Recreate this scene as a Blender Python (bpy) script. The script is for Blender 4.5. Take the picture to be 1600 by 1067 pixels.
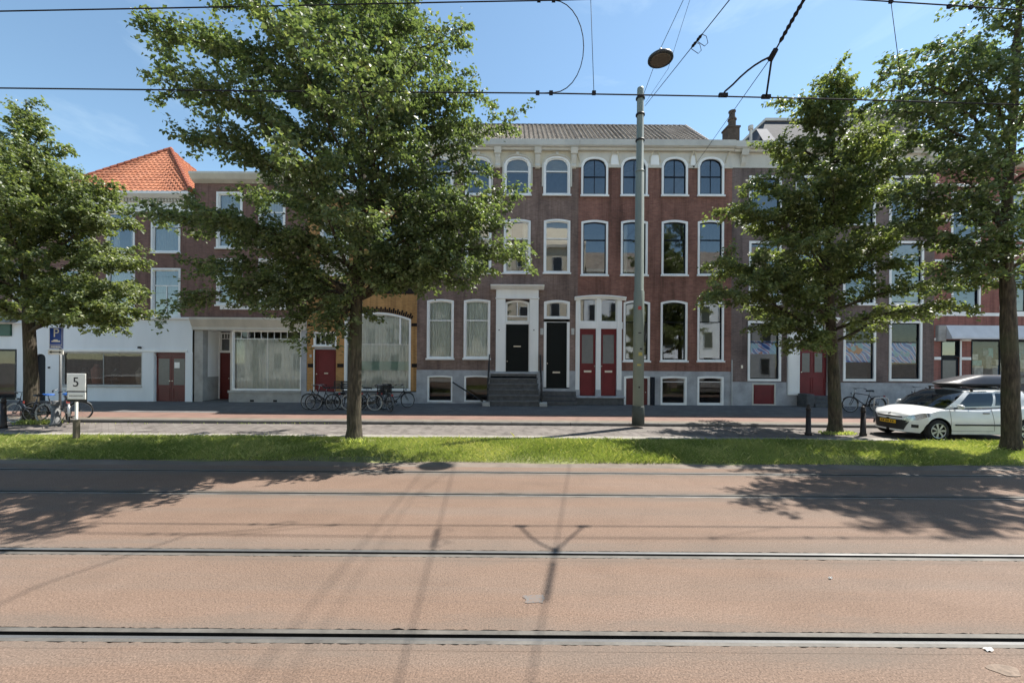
import bpy, math, random
import numpy as np
from mathutils import Vector, Matrix
R = math.radians
for o in list(bpy.data.objects): bpy.data.objects.remove(o)
scene = bpy.context.scene
col = scene.collection

# ------------------------------------------------------------------ camera
FPX, CAMH, ROLL = 640.0, 2.15, R(0.4)
cam_d = bpy.data.cameras.new('camera')
cam_d.sensor_width = 36.0
cam_d.lens = FPX / 1600.0 * 36.0
cam_d.shift_y = 31.5 / 1600.0
cam_d.clip_start = 0.05
cam_d.clip_end = 3000
cam = bpy.data.objects.new('camera', cam_d)
col.objects.link(cam)
cam.matrix_world = Matrix.Translation((0, 0, CAMH)) @ Matrix.Rotation(R(90), 4, 'X') @ Matrix.Rotation(ROLL, 4, 'Z')
scene.camera = cam

# ------------------------------------------------------------------ sky and sun
SUN = Vector((0.53, 0.325, 1.0)).normalized()
world = bpy.data.worlds.new('World'); scene.world = world; world.use_nodes = True
wn, wl = world.node_tree.nodes, world.node_tree.links
bg = wn['Background']
sky = wn.new('ShaderNodeTexSky'); sky.sky_type = 'NISHITA'; sky.sun_disc = False
sky.sun_elevation = math.asin(SUN.z); sky.sun_rotation = math.atan2(SUN.x, SUN.y)
sky.altitude = 0; sky.air_density = 0.9; sky.dust_density = 0.12; sky.ozone_density = 0.9
tc = wn.new('ShaderNodeTexCoord'); mp = wn.new('ShaderNodeMapping')
mp.inputs['Scale'].default_value = (1.0, 1.0, 3.2); mp.inputs['Rotation'].default_value = (0.25, 0.5, 0.3)
cn = wn.new('ShaderNodeTexNoise'); cn.inputs['Scale'].default_value = 2.6; cn.inputs['Detail'].default_value = 9
cn.inputs['Roughness'].default_value = 0.6; cn.inputs['Distortion'].default_value = 0.6
cr = wn.new('ShaderNodeValToRGB'); cr.color_ramp.elements[0].position = 0.54; cr.color_ramp.elements[1].position = 0.86
cr.color_ramp.elements[1].color = (0.15, 0.15, 0.15, 1)
mx = wn.new('ShaderNodeMixRGB'); mx.inputs['Color2'].default_value = (9.0, 9.2, 9.5, 1)
wl.new(tc.outputs['Generated'], mp.inputs['Vector']); wl.new(mp.outputs['Vector'], cn.inputs['Vector'])
wl.new(cn.outputs['Fac'], cr.inputs['Fac']); wl.new(cr.outputs['Color'], mx.inputs['Fac'])
wl.new(sky.outputs['Color'], mx.inputs['Color1']); wb = wn.new('ShaderNodeMixRGB'); wb.blend_type = 'MULTIPLY'; wb.inputs['Fac'].default_value = 1.0; wb.inputs['Color2'].default_value = (0.92, 0.985, 0.89, 1)
wl.new(mx.outputs['Color'], wb.inputs['Color1']); wl.new(wb.outputs['Color'], bg.inputs['Color'])
bg.inputs['Strength'].default_value = 0.080
sd = bpy.data.lights.new('sun', 'SUN'); sd.energy = 3.2; sd.angle = R(0.53); sd.color = (1.0, 0.95, 0.87)
sun = bpy.data.objects.new('sun', sd); col.objects.link(sun)
sun.rotation_euler = (-SUN).to_track_quat('-Z', 'Y').to_euler(); sun.location = SUN * 60
scene.view_settings.view_transform = 'Standard'; scene.view_settings.look = 'None'
scene.view_settings.exposure = 1.65; scene.view_settings.gamma = 1.0
scene.view_settings.use_curve_mapping = False
scene.render.engine = 'CYCLES'
scene.cycles.max_bounces = 7; scene.cycles.diffuse_bounces = 4; scene.cycles.glossy_bounces = 3; scene.cycles.transmission_bounces = 4; scene.cycles.transparent_max_bounces = 10

# ------------------------------------------------------------------ helpers
YF = 20.0          # the house fronts stand 20 m away
PAVE = 0.09        # pavement level above the carriageway
CA, SA = math.cos(ROLL), math.sin(ROLL)
def PW(px, py, Y=YF):
    du, dv = px - 800.0, py - 565.0
    return (du * CA + dv * SA) * Y / FPX, CAMH - (dv * CA - du * SA) * Y / FPX
def RECT(px0, px1, py0, py1, Y=YF):
    xm, ym = (px0 + px1) / 2, (py0 + py1) / 2
    return PW(px0, ym, Y)[0], PW(px1, ym, Y)[0], PW(xm, py1, Y)[1], PW(xm, py0, Y)[1]
def PX(px, py=430, Y=YF): return PW(px, py, Y)[0]
def PZ(py, px=800, Y=YF): return PW(px, py, Y)[1]
def GND(px, py, z=0.0):
    du, dv = px - 800.0, py - 565.0
    u, v = du * CA + dv * SA, dv * CA - du * SA
    Y = (CAMH - z) * FPX / v
    return u * Y / FPX, Y

ORG = {}
def link(o, parent=None):
    col.objects.link(o)
    if parent is not None:
        o.parent = parent
        ORG[o.name] = ORG[parent.name]
    else:
        ORG[o.name] = Vector((0, 0, 0))
    return o
def tag(o, label=None, cat=None, group=None, kind=None):
    if label: o['label'] = label
    if cat: o['category'] = cat
    if group: o['group'] = group
    if kind: o['kind'] = kind
    return o
def thing(name, label, cat, loc, group=None, rz=0.0, local=False):
    o = bpy.data.objects.new(name, None); col.objects.link(o)
    o.empty_display_size = 0.3
    o.location = loc; o.rotation_euler = (0, 0, rz)
    ORG[o.name] = Vector((0, 0, 0)) if local else Vector(loc)
    return tag(o, label, cat, group)

class MB:
    def __init__(s): s.v, s.f, s.sm = [], [], False
    def quad(s, a, b, c, d):
        n = len(s.v); s.v += [a, b, c, d]; s.f.append((n, n+1, n+2, n+3)); return s
    def poly(s, pts):
        n = len(s.v); s.v += list(pts); s.f.append(tuple(range(n, n+len(pts)))); return s
    def box(s, x0, x1, y0, y1, z0, z1):
        n = len(s.v)
        s.v += [(x0,y0,z0),(x1,y0,z0),(x1,y1,z0),(x0,y1,z0),(x0,y0,z1),(x1,y0,z1),(x1,y1,z1),(x0,y1,z1)]
        s.f += [tuple(n+i for i in q) for q in ((0,3,2,1),(4,5,6,7),(0,1,5,4),(1,2,6,5),(2,3,7,6),(3,0,4,7))]
        return s
    def bbox(s, x0, x1, y0, y1, z0, z1, b=0.01):      # box with a chamfer round its front (-y) face
        n = len(s.v)
        s.v += [(x0+b,y0,z0+b),(x1-b,y0,z0+b),(x1-b,y0,z1-b),(x0+b,y0,z1-b),
                (x0,y0+b,z0),(x1,y0+b,z0),(x1,y0+b,z1),(x0,y0+b,z1),(x0,y1,z0),(x1,y1,z0),(x1,y1,z1),(x0,y1,z1)]
        s.f += [tuple(n+i for i in q) for q in ((0,1,2,3),(4,5,1,0),(5,6,2,1),(6,7,3,2),(7,4,0,3),
                (8,9,5,4),(9,10,6,5),(10,11,7,6),(11,8,4,7),(8,11,10,9))]
        return s
    def prism_y(s, pts, y0, y1):        # polygon in (x,z), counter-clockwise seen from -y
        n = len(s.v); k = len(pts)
        s.v += [(x, y0, z) for x, z in pts] + [(x, y1, z) for x, z in pts]
        s.f.append(tuple(range(n, n+k))); s.f.append(tuple(range(n+2*k-1, n+k-1, -1)))
        for i in range(k):
            j = (i+1) % k
            s.f.append((n+i, n+k+i, n+k+j, n+j))
        return s
    def prism_x(s, pts, x0, x1):        # polygon in (y,z)
        n = len(s.v); k = len(pts)
        s.v += [(x0, y, z) for y, z in pts] + [(x1, y, z) for y, z in pts]
        s.f.append(tuple(range(n+k-1, n-1, -1))); s.f.append(tuple(range(n+k, n+2*k)))
        for i in range(k):
            j = (i+1) % k
            s.f.append((n+i, n+j, n+k+j, n+k+i))
        return s
    def tube(s, pts, r, n=6, caps=True):
        pts = [Vector(p) for p in pts]
        rs = r if isinstance(r, (list, tuple)) else [r]*len(pts)
        base = len(s.v); prev = None
        for i, p in enumerate(pts):
            d = (pts[min(i+1, len(pts)-1)] - pts[max(i-1, 0)])
            if d.length < 1e-9: d = Vector((0, 0, 1))
            d.normalize()
            if prev is None:
                a = Vector((0, 0, 1)) if abs(d.z) < 0.9 else Vector((1, 0, 0))
                u = d.cross(a).normalized()
            else:
                u = (prev - d * prev.dot(d))
                u = u.normalized() if u.length > 1e-6 else d.orthogonal().normalized()
            prev = u; w = d.cross(u)
            for k in range(n):
                t = 2*math.pi*k/n
                s.v.append(tuple(p + (u*math.cos(t) + w*math.sin(t)) * rs[i]))
        for i in range(len(pts)-1):
            for k in range(n):
                a = base+i*n+k; b = base+i*n+(k+1) % n
                s.f.append((a, b, b+n, a+n))
        if caps:
            s.f.append(tuple(base+k for k in range(n-1, -1, -1)))
            e = base+(len(pts)-1)*n
            s.f.append(tuple(e+k for k in range(n)))
        return s
    def lathe(s, prof, n=16, c=(0, 0)):      # prof: (radius, z)
        base = len(s.v)
        for r, z in prof:
            for k in range(n):
                t = 2*math.pi*k/n
                s.v.append((c[0]+r*math.cos(t), c[1]+r*math.sin(t), z))
        for i in range(len(prof)-1):
            for k in range(n):
                a = base+i*n+k; b = base+i*n+(k+1) % n
                s.f.append((a, b, b+n, a+n))
        s.f.append(tuple(base+k for k in range(n-1, -1, -1)))
        e = base+(len(prof)-1)*n
        s.f.append(tuple(e+k for k in range(n)))
        return s
    def torus(s, c, R0, r, axis='y', n=28, m=6):
        base = len(s.v)
        for i in range(n):
            t = 2*math.pi*i/n
            for k in range(m):
                p = 2*math.pi*k/m
                a, b, h = (R0+r*math.cos(p))*math.cos(t), (R0+r*math.cos(p))*math.sin(t), r*math.sin(p)
                s.v.append((c[0]+a, c[1]+h, c[2]+b) if axis == 'y' else (c[0]+a, c[1]+b, c[2]+h))
        for i in range(n):
            for k in range(m):
                a, b = base+i*m+k, base+i*m+(k+1) % m
                c2, d = base+((i+1) % n)*m+(k+1) % m, base+((i+1) % n)*m+k
                s.f.append((a, b, c2, d))
        return s
    def grid(s, P, nu, nv):       # P[i*nv+j]
        n = len(s.v); s.v += P
        for i in range(nu-1):
            for j in range(nv-1):
                a = n+i*nv+j
                s.f.append((a, a+nv, a+nv+1, a+1))
        return s
    def xf(s, M):
        s.v = [tuple(M @ Vector(p)) for p in s.v]; return s
    def build(s, name, m, parent=None, smooth=False, label=None):
        me = bpy.data.meshes.new(name)
        og = ORG[parent.name] if parent is not None else Vector((0, 0, 0))
        if og.length > 0: vs = [(p[0]-og.x, p[1]-og.y, p[2]-og.z) for p in s.v]
        else: vs = [tuple(p) for p in s.v]
        me.from_pydata(vs, [], s.f)
        me.materials.append(m)
        if smooth: me.polygons.foreach_set('use_smooth', [True]*len(me.polygons))
        o = bpy.data.objects.new(name, me)
        link(o, parent)
        if label: o['label'] = label
        return o
def solo(name, mb, m, label, cat, group=None, kind=None, smooth=False, loc=None):
    """one-mesh thing with its origin at its base"""
    if loc is None:
        a = np.array(mb.v); loc = ((a[:,0].min()+a[:,0].max())/2, (a[:,1].min()+a[:,1].max())/2, a[:,2].min())
    mb.v = [(p[0]-loc[0], p[1]-loc[1], p[2]-loc[2]) for p in mb.v]
    o = mb.build(name, m, None, smooth); o.location = loc
    return tag(o, label, cat, group, kind)
def fast_mesh(name, V, F, m, parent=None, tint=None, smooth=False):
    """V (n,3) array, F (k,c) array of equal-size faces"""
    me = bpy.data.meshes.new(name)
    V = np.asarray(V, dtype=np.float32); F = np.asarray(F, dtype=np.int32)
    if parent is not None:
        V = V - np.array(ORG[parent.name], dtype=np.float32)
    k, c = F.shape
    me.vertices.add(len(V)); me.vertices.foreach_set('co', V.ravel())
    me.loops.add(k*c); me.loops.foreach_set('vertex_index', F.ravel())
    me.polygons.add(k)
    me.polygons.foreach_set('loop_start', np.arange(0, k*c, c, dtype=np.int32))
    me.polygons.foreach_set('loop_total', np.full(k, c, dtype=np.int32))
    me.polygons.foreach_set('use_smooth', np.full(k, bool(smooth)))
    me.update(calc_edges=True)
    if tint is not None:
        at = me.attributes.new('tint', 'FLOAT', 'POINT'); at.data.foreach_set('value', np.asarray(tint, dtype=np.float32))
    me.materials.append(m)
    o = bpy.data.objects.new(name, me)
    return link(o, parent)
def text_mb(s, size, M, depth=0.004):
    cu = bpy.data.curves.new('lettering', 'FONT'); cu.body = s; cu.size = size; cu.align_x = 'CENTER'; cu.align_y = 'CENTER'
    cu.extrude = depth/2
    ob = bpy.data.objects.new('lettering', cu); col.objects.link(ob)
    dg = bpy.context.evaluated_depsgraph_get()
    me = bpy.data.meshes.new_from_object(ob.evaluated_get(dg))
    mb = MB(); mb.v = [tuple(M @ v.co) for v in me.vertices]; mb.f = [tuple(p.vertices) for p in me.polygons]
    bpy.data.objects.remove(ob); bpy.data.meshes.remove(me); bpy.data.curves.remove(cu)
    return mb

# ------------------------------------------------------------------ materials
def nodes(name):
    m = bpy.data.materials.new(name); m.use_nodes = True
    return m, m.node_tree.nodes, m.node_tree.links, m.node_tree.nodes['Principled BSDF']
def c4(c): return (c[0], c[1], c[2], 1.0)
def noise(n, l, vec, scale, detail=4, rough=0.55, dist=0.0):
    t = n.new('ShaderNodeTexNoise'); t.inputs['Scale'].default_value = scale; t.inputs['Detail'].default_value = detail
    t.inputs['Roughness'].default_value = rough; t.inputs['Distortion'].default_value = dist
    l.new(vec, t.inputs['Vector']); return t.outputs['Fac']
def ramp(n, l, fac, stops):
    r = n.new('ShaderNodeValToRGB'); e = r.color_ramp.elements
    while len(e) < len(stops): e.new(0.5)
    for k, (p, c) in zip(e, stops): k.position = p; k.color = c4(c) if len(c) == 3 else c
    l.new(fac, r.inputs['Fac']); return r.outputs['Color']
def mixc(n, l, fac, a, b, mode='MIX'):
    m = n.new('ShaderNodeMixRGB'); m.blend_type = mode
    for k, v in (('Fac', fac), ('Color1', a), ('Color2', b)):
        if hasattr(v, 'is_linked'): l.new(v, m.inputs[k])
        else: m.inputs[k].default_value = v if k == 'Fac' else c4(v)
    return m.outputs['Color']
def pos(n, l, scale=(1, 1, 1)):
    g = n.new('ShaderNodeNewGeometry')
    if scale == (1, 1, 1): return g.outputs['Position']
    mpp = n.new('ShaderNodeMapping'); mpp.inputs['Scale'].default_value = scale
    l.new(g.outputs['Position'], mpp.inputs['Vector']); return mpp.outputs['Vector']
def bump(n, l, bs, h, strength=0.3, dist=0.01):
    b = n.new('ShaderNodeBump'); b.inputs['Strength'].default_value = strength; b.inputs['Distance'].default_value = dist
    l.new(h, b.inputs['Height']); l.new(b.outputs['Normal'], bs.inputs['Normal'])
MATS = {}
def mat(name, c, rough=0.55, var=0.12, scale=3.0, fine=40.0, metal=0.0, bmp=0.15, spec=0.4, streak=False):
    if name in MATS: return MATS[name]
    m, n, l, b = nodes(name)
    p = pos(n, l, (1, 1, 0.25) if streak else (1, 1, 1))
    f1 = noise(n, l, p, scale, 6, 0.6); f2 = noise(n, l, pos(n, l), fine, 3)
    d = tuple(x*(1-var*1.6) for x in c); u = tuple(min(1, x*(1+var)) for x in c)
    cc = ramp(n, l, f1, [(0.3, d), (0.72, u)])
    cc = mixc(n, l, 0.25*min(1, var*5), cc, ramp(n, l, f2, [(0.3, d), (0.7, u)]))
    l.new(cc, b.inputs['Base Color'])
    b.inputs['Roughness'].default_value = rough; b.inputs['Metallic'].default_value = metal
    b.inputs['Specular IOR Level'].default_value = spec
    if bmp: bump(n, l, b, f2, bmp, 0.004)
    MATS[name] = m; return m
def brick(name, c1, c2, mortar, stain=0.45, bw=0.215, rh=0.062):
    m, n, l, b = nodes(name)
    g = n.new('ShaderNodeNewGeometry'); sp = n.new('ShaderNodeSeparateXYZ'); l.new(g.outputs['Position'], sp.inputs[0])
    ad = n.new('ShaderNodeMath'); l.new(sp.outputs['X'], ad.inputs[0]); l.new(sp.outputs['Y'], ad.inputs[1])
    cb = n.new('ShaderNodeCombineXYZ'); l.new(ad.outputs[0], cb.inputs['X']); l.new(sp.outputs['Z'], cb.inputs['Y'])
    t = n.new('ShaderNodeTexBrick'); t.inputs['Scale'].default_value = 1.0
    t.inputs['Brick Width'].default_value = bw; t.inputs['Row Height'].default_value = rh
    t.inputs['Mortar Size'].default_value = 0.006; t.inputs['Mortar Smooth'].default_value = 0.2; t.inputs['Bias'].default_value = 0.0
    t.inputs['Color1'].default_value = c4(c1); t.inputs['Color2'].default_value = c4(c2); t.inputs['Mortar'].default_value = c4(mortar)
    l.new(cb.outputs[0], t.inputs['Vector'])
    big = noise(n, l, pos(n, l, (1, 1, 0.55)), 0.9, 7, 0.62)
    st = ramp(n, l, big, [(0.3, (1-stain,)*3), (0.62, (1.08,)*3)])
    cc = mixc(n, l, 1.0, t.outputs['Color'], st, 'MULTIPLY')
    mid = noise(n, l, pos(n, l, (1, 1, 2.5)), 6.0, 4)
    cc = mixc(n, l, 0.6, cc, ramp(n, l, mid, [(0.25, (0.72,)*3), (0.75, (1.22,)*3)]), 'MULTIPLY')
    sk = noise(n, l, pos(n, l, (2.2, 1, 0.12)), 1.6, 6, 0.65)
    cc = mixc(n, l, 0.8, cc, ramp(n, l, sk, [(0.34, (0.52,)*3), (0.52, (1.0,)*3)]), 'MULTIPLY')
    l.new(cc, b.inputs['Base Color']); b.inputs['Roughness'].default_value = 0.85; b.inputs['Specular IOR Level'].default_value = 0.2
    bump(n, l, b, t.outputs['Fac'], -0.5, 0.006) if False else bump(n, l, b, mid, 0.3, 0.01)
    MATS[name] = m; return m
def glass(name, tint=(0.75, 0.8, 0.78), ior=2.4, wav=0.006):
    m, n, l, b = nodes(name); n.remove(b)
    tr = n.new('ShaderNodeBsdfTransparent'); tr.inputs['Color'].default_value = c4(tint)
    gl = n.new('ShaderNodeBsdfGlossy'); gl.inputs['Roughness'].default_value = 0.015; gl.inputs['Color'].default_value = (0.95, 0.97, 1, 1)
    fr = n.new('ShaderNodeFresnel'); fr.inputs['IOR'].default_value = ior
    mxs = n.new('ShaderNodeMixShader')
    bp = n.new('ShaderNodeBump'); bp.inputs['Strength'].default_value = wav; bp.inputs['Distance'].default_value = 0.1
    l.new(noise(n, l, pos(n, l), 1.6, 1), bp.inputs['Height'])
    l.new(bp.outputs['Normal'], gl.inputs['Normal'])
    l.new(fr.outputs[0], mxs.inputs[0]); l.new(tr.outputs[0], mxs.inputs[1]); l.new(gl.outputs[0], mxs.inputs[2])
    l.new(mxs.outputs[0], n['Material Output'].inputs['Surface'])
    MATS[name] = m; return m

WHITE = mat('white_paint', (0.88, 0.88, 0.86), 0.45, 0.07, 1.4, streak=True)
CREAM = mat('cream_stucco', (0.66, 0.60, 0.47), 0.7, 0.22, 1.8, streak=True)
CREAM2 = mat('aged_cream_paint', (0.62, 0.59, 0.52), 0.6, 0.14, 1.2, streak=True)
WHITEWALL = mat('white_render', (0.80, 0.84, 0.87), 0.7, 0.06, 0.8, streak=True)
STONE = mat('grey_stone', (0.40, 0.41, 0.43), 0.75, 0.22, 2.2)
STONE2 = mat('pale_stone', (0.42, 0.41, 0.39), 0.75, 0.2, 2.0)
BLUESTONE = mat('dark_stone_step', (0.085, 0.087, 0.092), 0.6, 0.3, 5)
NAVY = mat('blue_black_paint', (0.009, 0.012, 0.02), 0.5, 0.1, spec=.2)
BLACKGREEN = mat('black_green_paint', (0.007, 0.010, 0.010), 0.55, 0.1, spec=.15)
RED = mat('dark_red_paint', (0.16, 0.012, 0.016), 0.5, 0.16, 2.0)
RED2 = mat('brown_red_paint', (0.13, 0.024, 0.022), 0.38, 0.15, 2.0)
IRON = mat('dark_iron', (0.018, 0.018, 0.02), 0.5, 0.2)
STEEL = mat('rail_steel', (0.26, 0.26, 0.26), 0.42, 0.16, 1.5, 25, metal=0.7)
RAILSIDE = mat('rail_worn_steel', (0.135, 0.125, 0.112), 0.7, 0.3, 2.5, 30, metal=0.2)
BITUMEN = mat('joint_bitumen', (0.02, 0.018, 0.016), 0.8, 0.3, 8)
GROOVE = mat('rail_groove_black', (0.010, 0.009, 0.008), 0.9, 0.3, 5)  # near-black colour over the groove's floor and walls
ZINC = mat('zinc_gutter', (0.55, 0.53, 0.48), 0.55, 0.12, 1.0)
BRASS = mat('pale_metal', (0.55, 0.52, 0.46), 0.35, 0.1, metal=0.7)
GREYPLATE = mat('grey_plate', (0.5, 0.5, 0.48), 0.5, 0.1)
DARKROOM = mat('room_plaster', (0.30, 0.27, 0.23), 0.9, 0.1)
NET = mat('net_curtain', (0.84, 0.87, 0.88), 0.9, 0.06, 6)
BLIND = mat('cream_roller_blind', (0.64, 0.62, 0.42), 0.9, 0.06, 4)
PALEBLIND = mat('pale_roller_blind', (0.62, 0.60, 0.55), 0.9, 0.06, 4)
FROST = mat('frosted_glass', (0.16, 0.16, 0.155), 0.25, 0.05, 8)
GLASS = glass('window_glass')
GLASS2 = glass('shop_window_glass', (0.82, 0.87, 0.86), 1.6)
BR_PURPLE = brick('purple_brown_brick', (0.275, 0.185, 0.155), (0.21, 0.14, 0.12), (0.28, 0.23, 0.20))
BR_RED = brick('dark_red_brick', (0.30, 0.140, 0.105), (0.225, 0.105, 0.082), (0.26, 0.17, 0.14))
BR_GREY = brick('grey_brown_brick', (0.215, 0.155, 0.14), (0.175, 0.13, 0.12), (0.23, 0.20, 0.185))
BR_B1 = brick('wine_brown_brick', (0.25, 0.14, 0.115), (0.195, 0.11, 0.095), (0.21, 0.16, 0.14), 0.25)
BR_OCHRE = brick('ochre_brick', (0.56, 0.31, 0.115), (0.48, 0.25, 0.09), (0.40, 0.27, 0.15), 0.25)
BR_DARK = brick('black_glazed_brick', (0.022, 0.017, 0.016), (0.034, 0.025, 0.022), (0.03, 0.026, 0.024), 0.2)
BR_BRIGHT = brick('bright_red_brick', (0.34, 0.135, 0.11), (0.28, 0.115, 0.095), (0.27, 0.17, 0.145), 0.2)
# ------------------------------------------------------------------ ground
def scaled(n, l, v, k):
    m = n.new('ShaderNodeMath'); m.operation = 'MULTIPLY'; m.inputs[1].default_value = k; l.new(v, m.inputs[0]); return m.outputs[0]
def road_mat():
    m, n, l, b = nodes('red_brown_asphalt')
    p = pos(n, l)
    big = noise(n, l, pos(n, l, (0.35, 1, 1)), 0.8, 6, 0.6)
    c = ramp(n, l, big, [(0.28, (0.150, 0.101, 0.074)), (0.5, (0.172, 0.117, 0.087)), (0.72, (0.186, 0.132, 0.102))])
    band = noise(n, l, pos(n, l, (0.05, 1.6, 1)), 1.0, 5, 0.6)
    c = mixc(n, l, ramp(n, l, band, [(0.48, (0,)*3), (0.7, (0.55,)*3)]), c, (0.148, 0.122, 0.102))
    s1 = noise(n, l, p, 78, 3, 0.75); s2 = noise(n, l, p, 38, 2, 0.7)
    c = mixc(n, l, 0.95, c, ramp(n, l, s1, [(0.28, (0.36,)*3), (0.5, (1.0,)*3), (0.74, (1.75,)*3)]), 'MULTIPLY')
    c = mixc(n, l, 0.5, c, ramp(n, l, s2, [(0.32, (0.7,)*3), (0.6, (1.1,)*3)]), 'MULTIPLY')
    spot = noise(n, l, p, 5.5, 3, 0.5)
    c = mixc(n, l, ramp(n, l, spot, [(0.68, (0,)*3), (0.76, (0.4,)*3)]), c, (0.14, 0.105, 0.088))
    wear = noise(n, l, pos(n, l, (0.10, 2.6, 1)), 1.3, 6, .65)
    c = mixc(n, l, ramp(n, l, wear, [(0.54, (0,)*3), (0.78, (.35,)*3)]), c, (0.105, 0.088, 0.076))
    blot = noise(n, l, p, 1.7, 6, .7, .6)
    c = mixc(n, l, .7, c, ramp(n, l, blot, [(0.30, (0.88,)*3), (0.5, (1.0,)*3), (0.72, (1.08,)*3)]), 'MULTIPLY')
    sx = n.new('ShaderNodeSeparateXYZ'); l.new(p, sx.inputs[0])
    jit = n.new('ShaderNodeMath'); jit.operation = 'MULTIPLY_ADD'; jit.inputs[1].default_value = .5; l.new(noise(n, l, pos(n, l, (.6, 3, 1)), 1.6, 5), jit.inputs[0]); l.new(sx.outputs['Y'], jit.inputs[2])
    stops = [(0, (0,)*3)]
    for yr in (3.18, 4.60, 6.60, 7.95):       # grime gathered along the rails
        for dy, v in ((-.30, 0), (-.10, .5), (.12, .5), (.30, 0)): stops.append(((yr+.25+dy)/10, (v,)*3))
    c = mixc(n, l, ramp(n, l, scaled(n, l, jit.outputs[0], .1), stops), c, (0.128, 0.110, 0.094))
    l.new(c, b.inputs['Base Color']); b.inputs['Roughness'].default_value = 0.85; b.inputs['Specular IOR Level'].default_value = 0.25
    bump(n, l, b, s1, 0.45, 0.006)
    return m
ROAD = road_mat()
LANE = brick('lane_pavers', (0.182, 0.163, 0.150), (0.152, 0.134, 0.124), (0.115, 0.105, 0.095), 0.2, 0.21, 0.105)
CYCLE = mat('pink_cycle_asphalt', (0.195, 0.12, 0.095), 0.85, 0.16, 1.6, 60, bmp=0.3)
CONC = mat('concrete_band', (0.27, 0.25, 0.22), 0.85, 0.18, 2.0, 50, bmp=0.3)
EDGE = mat('tram_edge_concrete', (0.165, 0.135, 0.112), 0.85, 0.25, 1.6, 50, bmp=0.3)
KERB = mat('kerb_shade_grey', (0.12, 0.115, 0.11), 0.8, 0.2, 3.0, 60, bmp=0.3)  # stone colour darkened to paint in the shade on the kerb's front face
SOIL = mat('grassy_soil', (0.17, 0.18, 0.07), 0.95, 0.4, 3.0, 40, bmp=0.5)
DUST = mat('dry_soil', (0.24, 0.19, 0.15), 0.95, 0.3, 3.0, 40, bmp=0.5)
def slabs_mat():
    m, n, l, b = nodes('pavement_tiles')
    g = pos(n, l)
    t = n.new('ShaderNodeTexBrick'); t.inputs['Scale'].default_value = 1.0; t.inputs['Brick Width'].default_value = 0.3; t.inputs['Row Height'].default_value = 0.3
    t.inputs['Mortar Size'].default_value = 0.008; t.inputs['Color1'].default_value = (0.15, 0.145, 0.14, 1); t.inputs['Color2'].default_value = (0.115, 0.11, 0.11, 1)
    t.inputs['Mortar'].default_value = (0.08, 0.075, 0.07, 1); l.new(g, t.inputs['Vector'])
    c = mixc(n, l, 0.8, t.outputs['Color'], ramp(n, l, noise(n, l, g, 1.1, 6, 0.6), [(0.3, (0.7,)*3), (0.7, (1.15,)*3)]), 'MULTIPLY')
    l.new(c, b.inputs['Base Color']); b.inputs['Roughness'].default_value = 0.85
    return m
PAVING = slabs_mat()
XL, XR = -46.0, 46.0
def strip(name, y0, y1, z, m, kind='structure', nx=1):
    mb = MB()
    for i in range(nx):
        a, b2 = XL+(XR-XL)*i/nx, XL+(XR-XL)*(i+1)/nx
        mb.quad((a, y0, z), (b2, y0, z), (b2, y1, z), (a, y1, z))
    return tag(mb.build(name, m), kind=kind)
g = MB().quad((-900, -900, -0.12), (900, -900, -0.12), (900, 900, -0.12), (-900, 900, -0.12)).build('ground', mat('far_ground', (0.2, 0.18, 0.16), 0.9))
tag(g, kind='structure')
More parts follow.
